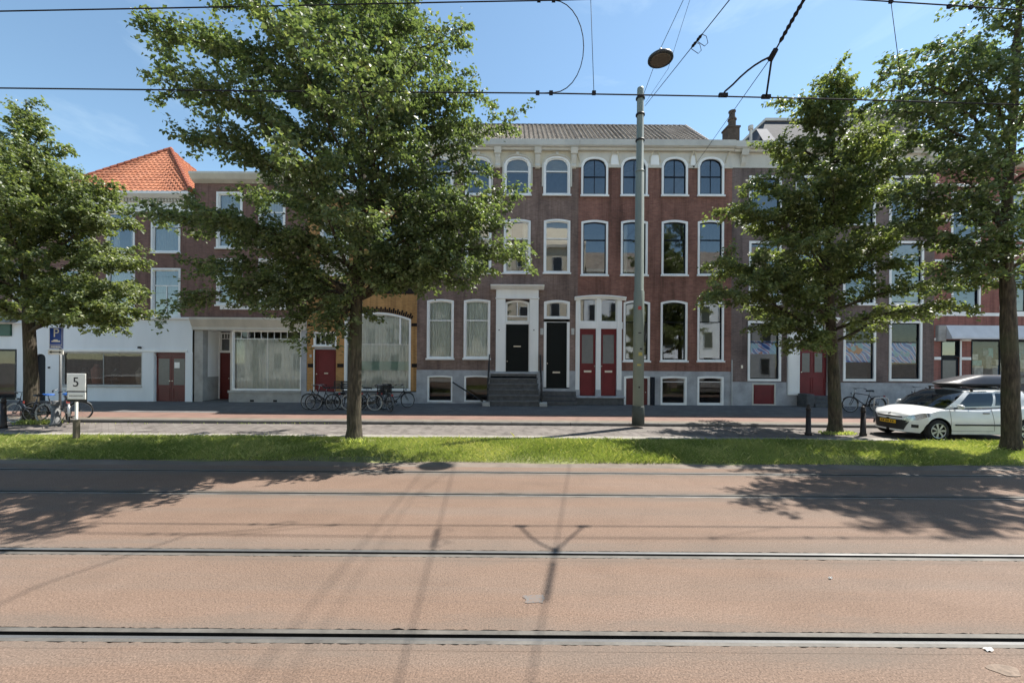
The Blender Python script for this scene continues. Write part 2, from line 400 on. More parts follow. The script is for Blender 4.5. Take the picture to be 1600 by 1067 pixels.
# rails: (inner edge of head, side): +1 head lies on the far side of its groove
rails = [(3.18, -1), (4.60, 1), (6.60, -1), (7.95, 1)]
RW0, RW1 = 0.125, 0.165      # extents behind/before the running edge
cuts = []
for y, s in rails:
    cuts.append((y-RW0, y+RW1) if s < 0 else (y-RW1, y+RW0))
mb = MB(); y = -3.6
for a, b2 in cuts + [(8.34, None)]:
    for i in range(8):
        x0, x1 = XL+(XR-XL)*i/8, XL+(XR-XL)*(i+1)/8
        mb.quad((x0, y, 0), (x1, y, 0), (x1, a, 0), (x0, a, 0))
    y = b2
tag(mb.build('tram_road', ROAD), kind='structure')
rng = random.Random(5)
names = ['near rail of the near tram track, widest dark groove', 'far rail of the near tram track, bright steel line',
         'near rail of the far tram track, thin dark line', 'far rail of the far tram track beside the grass edge']
for (y, s), lab in zip(rails, names):
    t = thing('tram_rail', 'steel '+lab, 'rail', (0, y, 0), 'grooved tram rails in the red road')
    def yy(d): return y + s*d        # d > 0: away from the groove
    def band(nm, d0, d1, z0, z1, m):
        a, b2 = sorted((yy(d0), yy(d1))); za, zb = (z0, z1) if yy(d0) < yy(d1) else (z1, z0)
        MB().quad((XL, a, za), (XR, a, za), (XR, b2, zb), (XL, b2, zb)).build(nm, m, t)
    band('running_head', 0.0, 0.032, 0.004, 0.006, STEEL)
    band('head_flank', 0.032, 0.062, 0.006, 0.0, RAILSIDE)
    # groove: floor and two walls
    gw = 0.045
    mb = MB()
    for d0, z0, d1, z1 in ((0.0, 0.004, -0.004, -0.05), (-0.004, -0.05, -gw, -0.05), (-gw, -0.05, -gw, 0.002)):
        mb.quad((XL, yy(d0), z0), (XR, yy(d0), z0), (XR, yy(d1), z1), (XL, yy(d1), z1))
    mb.build('groove', GROOVE, t)
    band('groove_lip', -gw, -0.098, 0.003, 0.0, RAILSIDE)
    for d0, d1, sg in ((0.060, 0.090, 1), (-0.096, -0.126, -1)):
        MB().quad((XL, yy(d0), -.012), (XR, yy(d0), -.012), (XR, yy(d1+sg*.01), -.012), (XL, yy(d1+sg*.01), -.012)).build('joint_gap', BITUMEN, t)
        x = -30.0; pts = []; k = 0
        while x < 30:
            e = d0+sg*max(.001, rng.gauss(.007, .005)); k += 1
            pts += [(x, yy(e), 0.0006), (x, yy((RW0+.012)*1 if sg > 0 else -(RW1+.012)), 0.0012)]
            x += rng.uniform(0.015, 0.05) if y < 5.5 else .15
        MB().grid(pts, k, 2).build('ragged_asphalt_edge', ROAD, t)
# small grey repair patch in the red asphalt
mb = MB(); cx, cy = GND(834, 936)
pts = []
for k in range(22):
    a = 2*math.pi*k/22; rr = rng.uniform(0.75, 1.1)
    pts.append((cx+0.115*rr*max(-0.8, min(0.8, math.cos(a)*1.2)), cy+0.085*rr*max(-.8, min(.8, math.sin(a)*1.2)), 0.004))
m, n, l, b = nodes('grey_patch'); p = pos(n, l)
l.new(ramp(n, l, noise(n, l, p, 60, 3, .7), [(0.42, (0.165, 0.115, 0.087)), (0.56, (0.125, 0.122, 0.120))]), b.inputs['Base Color']); b.inputs['Roughness'].default_value = .8
tag(mb.poly(pts).build('repair_patch', m), kind='structure')
mb = MB(); cx, cy = GND(1570, 1047)
mb.poly([(cx+0.10*math.cos(a)*(1+.2*math.sin(3*a)), cy+0.06*math.sin(a), 0.004) for a in [2*math.pi*k/24 for k in range(24)]])
tag(mb.build('pale_stain', mat('pale_stain', (0.20, 0.15, 0.115), 0.85, 0.25, 20)), kind='structure')
# litter and pebbles
for (px, py, w, m_, lb) in ((1544, 1016, .05, WHITE, 'small white paper scrap on the red road near the rail'), (1297, 904, .035, GREYPLATE, 'pale pebble lying on the red asphalt')):
    cx, cy = GND(px, py)
    mb = MB(); pts = []
    for i in range(4):
        for j in range(3): pts.append((cx+(i-1.5)*w/3, cy+(j-1)*w/3, 0.006+0.01*((i % 2)+(j == 1))))
    mb.grid(pts, 4, 3); solo('litter', mb, m_, lb, 'litter')
strip('tram_edge_strip', 8.34, 8.78, -0.004, EDGE)
# grass verge: gently crowned sheet
nx, ny = 240, 9; P = []
for i in range(nx):
    x = XL+(XR-XL)*i/(nx-1)
    for j in range(ny):
        v = j/(ny-1); yv = 8.62+(11.48-8.62)*v
        P.append((x, yv, -0.02+0.085*math.sin(math.pi*v)**0.6+0.012*math.sin(x*1.7+j)))
tag(MB().grid(P, nx, ny).build('grass_verge_soil', SOIL, smooth=True), kind='structure')
strip('concrete_edging', 11.38, 11.92, 0.0, CONC)
strip('parking_lane', 11.92, 13.90, -0.012, LANE)
strip('edge_pavers', 14.05, 14.52, PAVE-0.002, mat('beige_edge_pavers', (0.165, 0.14, 0.11), .85, .2, 2.5, 50, bmp=.3))
strip('cycle_path', 14.52, 15.92, PAVE-0.004, CYCLE)
pv = strip('pavement', 15.92, YF+0.06, PAVE, PAVING)
kr = thing('kerb', None, None, (0, 13.97, 0)); kr['kind'] = 'structure'
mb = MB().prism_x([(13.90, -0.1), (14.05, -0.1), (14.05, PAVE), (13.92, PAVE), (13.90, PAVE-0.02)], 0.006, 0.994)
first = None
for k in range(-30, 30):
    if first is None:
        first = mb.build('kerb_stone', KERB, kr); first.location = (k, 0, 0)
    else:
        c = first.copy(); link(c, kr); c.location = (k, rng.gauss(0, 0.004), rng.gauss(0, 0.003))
# gullies / light marks on the lane
for px, py, w in ((560*.4, 672, .5), (530, 674, .6), (1000, 673, .5)):
    cx, cy = GND(px, py)
    mb = MB().quad((cx-w/2, cy-.05, -.002), (cx+w/2, cy-.05, -.002), (cx+w/2, cy+.05, -.002), (cx-w/2, cy+.05, -.002))
    tag(mb.build('worn_parking_mark', CONC), kind='structure')

# ------------------------------------------------------------------ grass
def leaf_mat(name, dark, light, rough=0.45, trans=0.35, yellow=(0.16, 0.17, 0.03)):
    m, n, l, b = nodes(name)
    at = n.new('ShaderNodeAttribute'); at.attribute_name = 'tint'
    c = ramp(n, l, at.outputs['Fac'], [(0.0, dark), (0.7, light), (1.0, yellow)])
    l.new(c, b.inputs['Base Color']); b.inputs['Roughness'].default_value = rough; b.inputs['Specular IOR Level'].default_value = 0.6
    tr = n.new('ShaderNodeBsdfTranslucent'); l.new(mixc(n, l, 1.0, c, (1.6, 1.7, 0.8), 'MULTIPLY'), tr.inputs['Color'])
    mxs = n.new('ShaderNodeMixShader'); mxs.inputs[0].default_value = trans
    l.new(b.outputs[0], mxs.inputs[1]); l.new(tr.outputs[0], mxs.inputs[2])
    l.new(mxs.outputs[0], n['Material Output'].inputs['Surface'])
    return m
GRASSM = leaf_mat('grass_blades', (0.17, 0.225, 0.065), (0.37, 0.405, 0.16), 0.5, 0.45, (0.56, 0.52, 0.30))
rs = np.random.RandomState(3)
N = 330000
gx = rs.uniform(-19, 19, N); gv = rs.uniform(0, 1, N)
def vnoise(x, y, f, seed):
    r2 = np.random.RandomState(seed); out = 0
    for _ in range(6):
        a, b2, c = r2.uniform(-1, 1)*f, r2.uniform(-1, 1)*f, r2.uniform(0, 6.28)
        out = out+np.sin(a*x+b2*y+c)
    return out/6
edge_lo = 8.74+0.07*vnoise(gx, gx*0, 3.0, 1)+0.05*vnoise(gx, gx*0, 9.0, 2); edge_hi = 11.42+0.06*vnoise(gx, gx*0, 3.5, 4)
gy = edge_lo+(edge_hi-edge_lo)*gv
gz = -0.02+0.085*np.sin(np.pi*np.clip((gy-8.62)/2.86, 0.001, 0.999))**0.6
dens = vnoise(gx, gy, 2.2, 7)
keep = rs.uniform(0, 1, N) < 0.78+0.8*dens
for tx_, ty_ in (GND(553, 693), GND(1580, 706)): keep &= ~((np.hypot(gx-tx_, (gy-ty_)*1.2) < .55) & (rs.uniform(0, 1, N) < .8))
# bare trodden spot below the middle tree
keep &= ~((np.abs(gx+3.8) < 1.0) & (gy < 9.0) & (rs.uniform(0, 1, N) < 0.75))
gx, gy, gz, dens = gx[keep], gy[keep], gz[keep], dens[keep]; N = len(gx)
hh = rs.gamma(6, 0.0085, N)*(1.0+0.5*vnoise(gx, gy, 1.4, 11))*np.where(gy > 10.95, .72, 1.0)+0.015
tall = rs.uniform(0, 1, N) < 0.003; hh = np.where(tall, hh*1.5+0.03, hh)
an = rs.uniform(0, 2*np.pi, N); ln = hh*rs.uniform(0.2, 1.15, N)
w = rs.uniform(0.0018, 0.0038, N)
base = np.stack([gx, gy, gz-0.01], 1)
side = np.stack([np.cos(an+1.57), np.sin(an+1.57), 0*an], 1)*w[:, None]
lean = np.stack([np.cos(an)*ln, np.sin(an)*ln, hh], 1)
midp = base+lean*np.array([0.35, 0.35, 0.6])
V = np.stack([base-side, base+side, midp+side*0.8, base+lean, midp-side*0.8], 1).reshape(-1, 3)
F = np.arange(5*N).reshape(N, 5)
tint = np.clip(0.42+0.42*vnoise(gx, gy, 1.5, 21)+0.3*vnoise(gx, gy, 5.0, 22)+0.15*rs.randn(N), 0, 0.8); tint = np.where(vnoise(gx, gy, 2.6, 33)+.25*rs.randn(N) > .46, rs.uniform(.75, .95, N), tint); tint = np.where(tall | (rs.uniform(0, 1, N) < 0.05), rs.uniform(0.8, 1, N), tint)
go = fast_mesh('grass', V, F, GRASSM, None, np.repeat(tint, 5))
tag(go, 'bright green uncut grass along the verge beside the tram tracks', 'grass', kind='stuff')
# weeds: broad low leaves + seed heads along the far grass edge
N = 5000; wx = rs.uniform(-18, 18, N); wy = rs.uniform(9.0, 11.35, N); wz = 0.06+rs.uniform(0, 0.09, N)
an = rs.uniform(0, 6.28, N); L = rs.uniform(0.010, 0.026, N)
d = np.stack([np.cos(an), np.sin(an), rs.uniform(-.3, .6, N)], 1)*L[:, None]; s2 = np.stack([-np.sin(an), np.cos(an), 0*an], 1)*(L*0.4)[:, None]
c = np.stack([wx, wy, wz], 1)
V = np.stack([c-d, c+s2, c+d, c-s2], 1).reshape(-1, 3)
go = fast_mesh('weed_leaves', V, np.arange(4*N).reshape(N, 4), GRASSM, None, np.repeat(rs.uniform(0.1, 0.6, N), 4))
tag(go, 'small broad weed leaves scattered through the grass verge', 'weeds', kind='stuff')
# ------------------------------------------------------------------ house kit
def arcz(x0, x1, z1, rise):
    xm, hw = (x0+x1)/2, (x1-x0)/2
    def f(x):
        if rise <= 0: return z1
        u = max(-1, min(1, (x-xm)/hw))
        if rise/hw > 0.45: return z1-rise*(1-math.sqrt(max(0, 1-abs(u)**2.2)))
        return z1-rise*u*u
    return f
def outline(x0, x1, z0, f, n=12):
    pts = [(x0, z0), (x1, z0)]
    flat = abs(f(x0)-f((x0+x1)/2)) < 1e-6 and abs(f(x1)-f(x0)) < 1e-6
    k = 1 if flat else n
    for i in range(k+1):
        x = x1+(x0-x1)*i/k
        pts.append((x, f(x)))
    return pts
def ring(mb, po, pi, y0, y1):
    n = len(mb.v); k = len(po)
    mb.v += [(x, y0, z) for x, z in po]+[(x, y0, z) for x, z in pi]+[(x, y1, z) for x, z in po]+[(x, y1, z) for x, z in pi]
    for i in range(k):
        j = (i+1) % k
        mb.f += [(n+i, n+j, n+k+j, n+k+i), (n+k+i, n+k+j, n+3*k+j, n+3*k+i), (n+2*k+i, n+2*k+j, n+j, n+i)]
    return mb
def wall(root, name, m, x0, x1, z0, z1, holes, Y=YF, depth=0.24):
    mb = MB()
    hs = [h for h in holes if h[0] < x1 and h[1] > x0 and h[2] < z1-1e-4 and h[3] > z0+1e-4]
    xs = sorted({x0, x1, *[min(max(v, x0), x1) for h in hs for v in h[:2]]})
    zs = sorted({z0, z1, *[min(max(v, z0), z1) for h in hs for v in h[2:4]]})
    for a, b2 in zip(xs, xs[1:]):
        for c, d in zip(zs, zs[1:]):
            xm, zm = (a+b2)/2, (c+d)/2
            if any(h[0] < xm < h[1] and h[2] < zm < h[3] for h in hs): continue
            mb.quad((a, Y, c), (b2, Y, c), (b2, Y, d), (a, Y, d))
    for h in hs:
        hx0, hx1, hz0, hz1 = h[:4]; rise = h[4] if len(h) > 4 else 0
        za, zb = max(hz0, z0), min(hz1, z1)
        top_in = hz1 <= z1
        f = arcz(hx0, hx1, hz1, rise)
        zt = lambda x: min(f(x), zb)
        mb.quad((hx0, Y, za), (hx0, Y, zt(hx0)), (hx0, Y+depth, zt(hx0)), (hx0, Y+depth, za))
        mb.quad((hx1, Y, za), (hx1, Y+depth, za), (hx1, Y+depth, zt(hx1)), (hx1, Y, zt(hx1)))
        if hz0 >= z0: mb.quad((hx0, Y, za), (hx0, Y+depth, za), (hx1, Y+depth, za), (hx1, Y, za))
        if top_in:
            k = 12 if rise > 0 else 1
            X = [hx0+(hx1-hx0)*i/k for i in range(k+1)]
            for a, b2 in zip(X, X[1:]):
                mb.quad((a, Y, f(a)), (b2, Y, f(b2)), (b2, Y+depth, f(b2)), (a, Y+depth, f(a)))
                if rise > 0:
                    mb.quad((a, Y, f(a)), (b2, Y, f(b2)), (b2, Y, hz1), (a, Y, hz1))
    return mb.build(name, m, root)
def shell(root, x0, x1, z0, z1, floors=(), Y=YF, back=27.0, m=None):
    a, b2, y0, y1 = x0+0.02, x1-0.02, Y+0.24, back
    mb = MB()
    mb.quad((a, y0, z0), (a, y1, z0), (a, y1, z1), (a, y0, z1)); mb.quad((b2, y0, z0), (b2, y0, z1), (b2, y1, z1), (b2, y1, z0))
    mb.quad((a, y1, z0), (b2, y1, z0), (b2, y1, z1), (a, y1, z1)); mb.quad((a, y0-.2, z1), (b2, y0-.2, z1), (b2, y1, z1), (a, y1, z1))
    mb.quad((a, y0, z0+.01), (b2, y0, z0+.01), (b2, y1, z0+.01), (a, y1, z0+.01))
    mb.build('side_wall', m or BR_GREY, root)
    mb = MB(); mb.quad((a+.05, y0+3.4, z0+.05), (b2-.05, y0+3.4, z0+.05), (b2-.05, y0+3.4, z1-.05), (a+.05, y0+3.4, z1-.05))
    for z in floors: mb.box(a+.05, b2-.05, y0+.06, y0+3.4, z-.14, z+.14)
    mb.build('interior', DARKROOM, root)
wr = random.Random(11)
def wavy(x0, x1, z0, z1, Y, amp=0.035, per=0.14):
    n = max(8, int((x1-x0)/per*5)); P = []
    ph = wr.uniform(0, 6)
    for i in range(n+1):
        x = x0+(x1-x0)*i/n
        d = amp*math.sin(2*math.pi*(x-x0)/per+ph+0.8*math.sin(x*7))
        P += [(x, Y+d, z0), (x+wr.gauss(0, .004), Y+d*0.6, z1)]
    return MB().grid(P, n+1, 2)
def pane(win, xa, xb, za, f, Y, m=GLASS):
    pts = outline(xa, xb, za, f, 10)
    tx, tz = wr.gauss(0, 0.004), wr.gauss(0, 0.005)
    xm, zm = (xa+xb)/2, za
    mb = MB(); mb.poly([(x, Y+(x-xm)*tx+(z-zm)*tz, z) for x, z in pts])
    return mb.build('pane', m, win)
def window(root, r, rise=0.0, fw=0.085, sash=WHITE, transom=0.62, grid=(1, 1), curtain=None, sill=True, frame=WHITE,
           sw=0.05, gl=GLASS, Y=YF, topgrid=1, legs=False, setback=0.03):
    """r = outer rectangle in metres; the frame is the part, panes, sash bars, sill and curtain its sub-parts"""
    x0, x1, z0, z1 = r
    f = arcz(x0, x1, z1, rise)
    ri = rise*0.92
    xi0, xi1, zi0, zi1 = x0+fw, x1-fw, z0+fw*(0.8 if sill else 1), z1-fw
    fi = arcz(xi0, xi1, zi1, ri)
    n = 12 if rise > 0 else 1
    po, pi = outline(x0+.002, x1-.002, z0+.002, lambda x: f(x)-.002, n), outline(xi0, xi1, zi0, fi, n)
    if rise > 0 and len(po) != len(pi): pi = outline(xi0, xi1, zi0, lambda x: fi(x)-1e-5*(x-xi0), n)
    mb = ring(MB(), po, pi, Y+setback-0.05, Y+setback+0.10)
    win = mb.build('window', frame, root)
    # sash
    xs0, xs1, zs0, zs1 = xi0+sw, xi1-sw, zi0+sw, zi1-sw
    fs = arcz(xs0, xs1, zs1, ri*0.9)
    mb = ring(MB(), pi, outline(xs0, xs1, zs0, fs, n), Y+setback+0.012, Y+setback+0.07)
    zt = zs0+(zs1-zs0)*transom if transom else None
    yp = Y+setback+0.045
    nx, nz = grid
    bw = sw*0.36
    for k in range(1, nx):
        x = xs0+(xs1-xs0)*k/nx
        mb.box(x-bw, x+bw, Y+setback+.02, Y+setback+.065, zs0, (zt if zt else fs(x)))
    if zt: mb.box(xs0, xs1, Y+setback+.008, Y+setback+.066, zt-sw*.55, zt+sw*.55)
    for k in range(1, topgrid):
        x = xs0+(xs1-xs0)*k/topgrid
        mb.box(x-bw, x+bw, Y+setback+.02, Y+setback+.065, zt+sw*.5, fs(x)-.001)
    mb.build('sash', sash, win)
    if zt:
        for k in range(nx): pane(win, xs0+(xs1-xs0)*k/nx, xs0+(xs1-xs0)*(k+1)/nx, zs0, lambda x: zt, yp, gl)
        for k in range(topgrid): pane(win, xs0+(xs1-xs0)*k/topgrid, xs0+(xs1-xs0)*(k+1)/topgrid, zt, fs, yp, gl)
    else:
        for k in range(nx): pane(win, xs0+(xs1-xs0)*k/nx, xs0+(xs1-xs0)*(k+1)/nx, zs0, fs, yp, gl)
    if sill: MB().bbox(x0-0.045, x1+0.045, Y-0.085, Y+setback-.052, z0-0.055, z0+0.03, .012).build('sill', frame, win)
    if curtain == 'net': wavy(xs0-.02, xs1+.02, zs0-.02, zs1+.02, Y+.17).build('curtain', NET, win, True)
    elif curtain == 'open':
        w = (xs1-xs0)*.24
        for a, b2 in ((xs0-.02, xs0+w), (xs1-w, xs1+.02)): wavy(a, b2, zs0-.02, zs1+.02, Y+.24).build('curtain', NET, win, True)
    elif curtain in ('blind', 'pale'):
        MB().box(xs0-.01, xs1+.01, Y+.17, Y+.175, zs0+(zs1-zs0)*wr.uniform(0, .06), zs1+.02).build('roller_blind', BLIND if curtain == 'blind' else PALEBLIND, win)
    elif curtain == 'half':
        MB().box(xs0-.01, xs1+.01, Y+.17, Y+.175, zs0+(zs1-zs0)*.62, zs1+.02).build('roller_blind', PALEBLIND, win)
    return win
def panel(mb, x0, x1, z0, z1, Y, w=0.03, d=0.015):     # raised moulding frame on a door leaf
    ring(mb, [(x0, z0), (x1, z0), (x1, z1), (x0, z1)], [(x0+w, z0+w), (x1-w, z0+w), (x1-w, z1-w), (x0+w, z1-w)], Y-d, Y)
def door_leaf(root, r, m, Y, panels, name='door', slot=None, knob=None, glassp=None):
    x0, x1, z0, z1 = r
    mb = MB().box(x0, x1, Y, Y+.05, z0, z1)
    w, h = x1-x0, z1-z0
    for a, b2, c, d in panels: panel(mb, x0+a*w, x0+b2*w, z0+c*h, z0+d*h, Y-.001)
    o = mb.build(name, m, root)
    if glassp:
        for a, b2, c, d in glassp:
            MB().box(x0+a*w, x0+b2*w, Y-.006, Y-.001, z0+c*h, z0+d*h).build('frosted_pane', FROST, o)
    if slot:
        a, b2, c, d = slot
        MB().bbox(x0+a*w, x0+b2*w, Y-.02, Y-.001, z0+c*h, z0+d*h, .006).build('letter_slot', BRASS, o)
    if knob:
        kx, kz = x0+knob[0]*w, z0+knob[1]*h
        MB().tube([(kx, Y, kz), (kx, Y-.05, kz), (kx, Y-.055, kz)], [.012, .014, .03], 8).build('handle', BRASS, o)
    return o
def tile_sheet(e0, e1, r0, r1, m, root, tw=0.235, ncourse=None, name='roof_tiles'):
    """pantiles between eave e0-e1 and ridge r0-r1 (left, right)"""
    e0, e1, r0, r1 = map(Vector, (e0, e1, r0, r1))
    L = max((e1-e0).length, (r1-r0).length); H = ((r0+r1)/2-(e0+e1)/2).length
    nt = max(2, int(L/tw)); nc = ncourse or max(2, int(H/0.27)); sub = 6
    nrm = (e1-e0).cross(((r0+r1)/2)-((e0+e1)/2)).normalized()
    if nrm.z < 0: nrm = -nrm
    V, F = [], []
    full = (e1-e0).normalized()
    for c in range(nc):
        for q in (0, 1):
            t = (c+q)/nc
            a, b2 = e0.lerp(r0, t), e1.lerp(r1, t)
            lift = 0.03*(1-q)
            for i in range(nt*sub+1):
                s = i/(nt*sub)
                p = a.lerp(b2, s)
                # phase fixed in the roof's own run, so courses line up on hips
                u = (p-e0).dot(full)/tw
                fr = u-math.floor(u)
                prof = 0.07*(math.sin(math.pi/2*fr/.28) if fr < .28 else math.cos(math.pi/2*(fr-.28)/.72))
                V.append(tuple(p+nrm*(prof+lift)))
    row = nt*sub+1
    for c in range(nc*2-1):
        for i in range(row-1):
            a = c*row+i; F.append((a, a+1, a+row+1, a+row))
    o = fast_mesh(name, np.array(V), np.array(F), m, root)
    o['kind'] = 'stuff'
    return o
def tile_mat(name, a, b2, dirt):
    m, n, l, b = nodes(name); p = pos(n, l)
    v = n.new('ShaderNodeTexVoronoi'); v.inputs['Scale'].default_value = 4.2; l.new(p, v.inputs['Vector'])
    c = ramp(n, l, v.outputs['Color'], [(0.1, a), (0.9, b2)])
    c = mixc(n, l, ramp(n, l, noise(n, l, p, 2.2, 6, .65), [(0.45, (0,)*3), (0.7, (.6,)*3)]), c, dirt)
    l.new(c, b.inputs['Base Color']); b.inputs['Roughness'].default_value = 0.8; b.inputs['Specular IOR Level'].default_value = .15
    return m
TILE_DARK = tile_mat('dark_roof_tiles', (0.16, 0.135, 0.115), (0.28, 0.245, 0.21), (0.30, 0.27, 0.235))
TILE_ORANGE = tile_mat('orange_roof_tiles', (0.38, 0.145, 0.08), (0.50, 0.21, 0.12), (0.31, 0.135, 0.09))
TILE_RIDGE = mat('ridge_tiles_dark', (0.085, 0.07, 0.062), 0.7, 0.2)
TILE_RIDGE2 = mat('ridge_tiles_red', (0.30, 0.085, 0.04), 0.7, 0.25)
SLATE = mat('slate', (0.055, 0.058, 0.068), 0.8, 0.3, 4, spec=.15)
def ridge(root, a, b2, m, r=0.085, step=0.33):
    a, b2 = Vector(a), Vector(b2); n = max(2, int((b2-a).length/step))
    pr = None
    for i in range(n):
        p, q = a.lerp(b2, i/n), a.lerp(b2, (i+1.12)/n)
        MB().tube([p, q], [r*1.12, r*0.9], 8).build('ridge_tile', m, root)
def house(name, label, px0, px1):
    x0, x1 = PX(px0), PX(px1)
    t = thing(name, label, 'house', ((x0+x1)/2, YF+1.2, PAVE))
    return t, x0, x1

# ================================================================== purple-brown house with the portal (652-903) 
h, x0, x1 = house('brick_house', 'purple brown brick house with white door portal, stoop and cream bracketed cornice', 652, 903)
zg = PAVE; zpl = PZ(578, 690); zfr = PZ(262); zgu0 = PZ(234); zgu1 = PZ(223)
top = [RECT(a, b, 245, 305.5) for a, b in ((668, 708), (727, 768), (787.5, 829.5), (849, 891))]
sec = [RECT(a, b, 342.5, 427) for a, b in ((667, 708), (727, 768), (787, 829), (849.5, 891))]
gnd = [RECT(a, b, 467.5, 560.5) for a, b in ((667, 709), (724.5, 766))]
bas = [RECT(a, b, 586.5, 628) for a, b in ((668, 707), (725.5, 764))]
portal = RECT(775, 841, 447, 580.5); pdoor = RECT(789.5, 827, 469, 580.5)
door4 = RECT(849.5, 890, 469, 607)
HT = [(r[0], r[1], r[2], r[3], 0.40) for r in top]; HS = [(*r, 0.085) for r in sec]; HG = [(*r, 0.07) for r in gnd]; HB = [(*r, 0.04) for r in bas]
holes = HT+HS+HG+[(*pdoor, 0)]+[(*door4, 0.08)]+HB
wall(h, 'wall', BR_PURPLE, x0, x1, zpl, zfr, holes)
wall(h, 'frieze', CREAM, x0, x1, zfr, zgu0+.02, holes, YF-0.035)
wall(h, 'plinth', STONE, x0, x1, zg-.02, zpl, holes, YF-0.03)
shell(h, x0, x1, zg, zgu1, [PZ(577), PZ(448), PZ(325)])
for i, r in enumerate(top): window(h, r, 0.40, curtain=[None, None, 'half', 'half'][i], transom=0.64, Y=YF-.03)
for i, r in enumerate(sec): window(h, r, 0.085, curtain=['open', None, 'open', 'half'][i], transom=0.66)
for r in gnd: window(h, r, 0.07, curtain='net', transom=0.66, gl=GLASS2)
for r in bas: window(h, r, 0.04, sill=False, transom=None, fw=0.06, sw=.02, curtain=None, gl=GLASS2, Y=YF-.03)
# gutter cornice and brackets
mbc = MB().prism_x([(YF-.36, zgu0+.06), (YF-.36, zgu1), (YF+.05, zgu1), (YF+.05, zgu0), (YF-.30, zgu0)], x0, x1-.004)
mbc.build('gutter_cornice', ZINC, h)
MB().prism_x([(YF-.20, zgu0-.10), (YF-.24, zgu0-.002), (YF-.036, zgu0-.002), (YF-.036, zgu0-.10)], x0, x1-.004).build('cornice_moulding', CREAM2, h)
for px in (656, 717, 778, 840, 896):
    xc = PX(px, 245); w = .17
    MB().prism_x([(YF-.30, zgu0-.12), (YF-.33, zgu0-.02), (YF-.245, zgu0-.02), (YF-.245, zgu0-.30), (YF-.26, zgu0-.28)], xc-w, xc+w).build('bracket_head', CREAM2, h)
    MB().prism_x([(YF-.036, zgu0-.14), (YF-.24, zgu0-.14), (YF-.2, zgu0-.42), (YF-.1, zgu0-.72), (YF-.14, zgu0-.84), (YF-.1, zgu0-.92), (YF-.036, zgu0-.95)], xc-.12, xc+.12).build('bracket', CREAM2, h)
# window hood mouldings in the frieze
for r in top:
    f = arcz(r[0], r[1], r[3], 0.40)
    P = [(r[0]-.045, YF-.065, r[2]+.4)]+[(x, YF-.065, f(x)+.045) for x in [r[0]-.04+(r[1]-r[0]+.08)*i/14 for i in range(15)]]+[(r[1]+.045, YF-.065, r[2]+.4)]
    MB().tube(P, .04, 6).build('arch_moulding', CREAM2, h)
    xm = (r[0]+r[1])/2
    MB().bbox(xm-.07, xm+.07, YF-.12, YF-.037, r[3]+.03, r[3]+.2, .02).build('keystone', CREAM2, h)
# portal
p = thing; X0, X1, Z0, Z1 = portal
zc = PZ(453); ze = PZ(467.5)
pt = MB().bbox(X0, pdoor[0]-.002, YF-.13, YF, Z0, ze, .015).bbox(pdoor[1]+.002, X1, YF-.13, YF, Z0, ze, .015).build('portal', WHITE, h)
ppan = MB()
for a, b2 in ((X0, pdoor[0]), (pdoor[1], X1)): panel(ppan, a+.09, b2-.09, Z0+.25, ze-.2, YF-.131, .025, .012)
ppan.build('pilaster_panel', WHITE, pt)
MB().bbox(X0-.03, X1+.03, YF-.17, YF, ze, ze+.06, .01).bbox(X0, X1, YF-.145, YF, ze+.061, zc, .01).build('entablature', WHITE, pt)
MB().prism_x([(YF-.20, zc), (YF-.40, zc+.13), (YF-.42, zc+.19), (YF, zc+.21), (YF, zc)], X0-.26, X1+.26).build('portal_cornice', WHITE, pt)
for a, b2 in ((X0-.03, pdoor[0]-.002), (pdoor[1]+.002, X1+.03)): MB().bbox(a, b2, YF-.17, YF, PAVE+1.5, Z0-.002, .02).build('pilaster_block', STONE, pt)
yd = YF+.06
window(h, (pdoor[0], pdoor[1], PZ(504), pdoor[3]), 0.12, fw=.05, transom=.24, topgrid=2, sill=False, sw=.045, Y=yd-.03)
door_leaf(h, (pdoor[0]+.03, pdoor[1]-.03, PZ(581), PZ(506)), BLACKGREEN, yd, [(.12, .88, .06, .34), (.12, .88, .42, .95)], slot=(.34, .66, .52, .545), knob=(.06, .22))
MB().box(pdoor[0], pdoor[1], yd-.02, yd+.05, PZ(506.5), PZ(503.6)).build('door_transom', WHITE, h)
mbx = MB()
for a, b2 in ((pdoor[0], pdoor[0]+.032), (pdoor[1]-.032, pdoor[1])): mbx.box(a, b2, yd-.02, yd+.05, PZ(581), PZ(506.6))
mbx.build('door_frame', WHITE, h)
for px, py in ((780, 516), (834, 516)):
    xx, zz = PW(px, py); MB().tube([(xx, YF-.16, zz), (xx, YF-.13, zz)], .03, 8).build('doorbell', IRON, h)
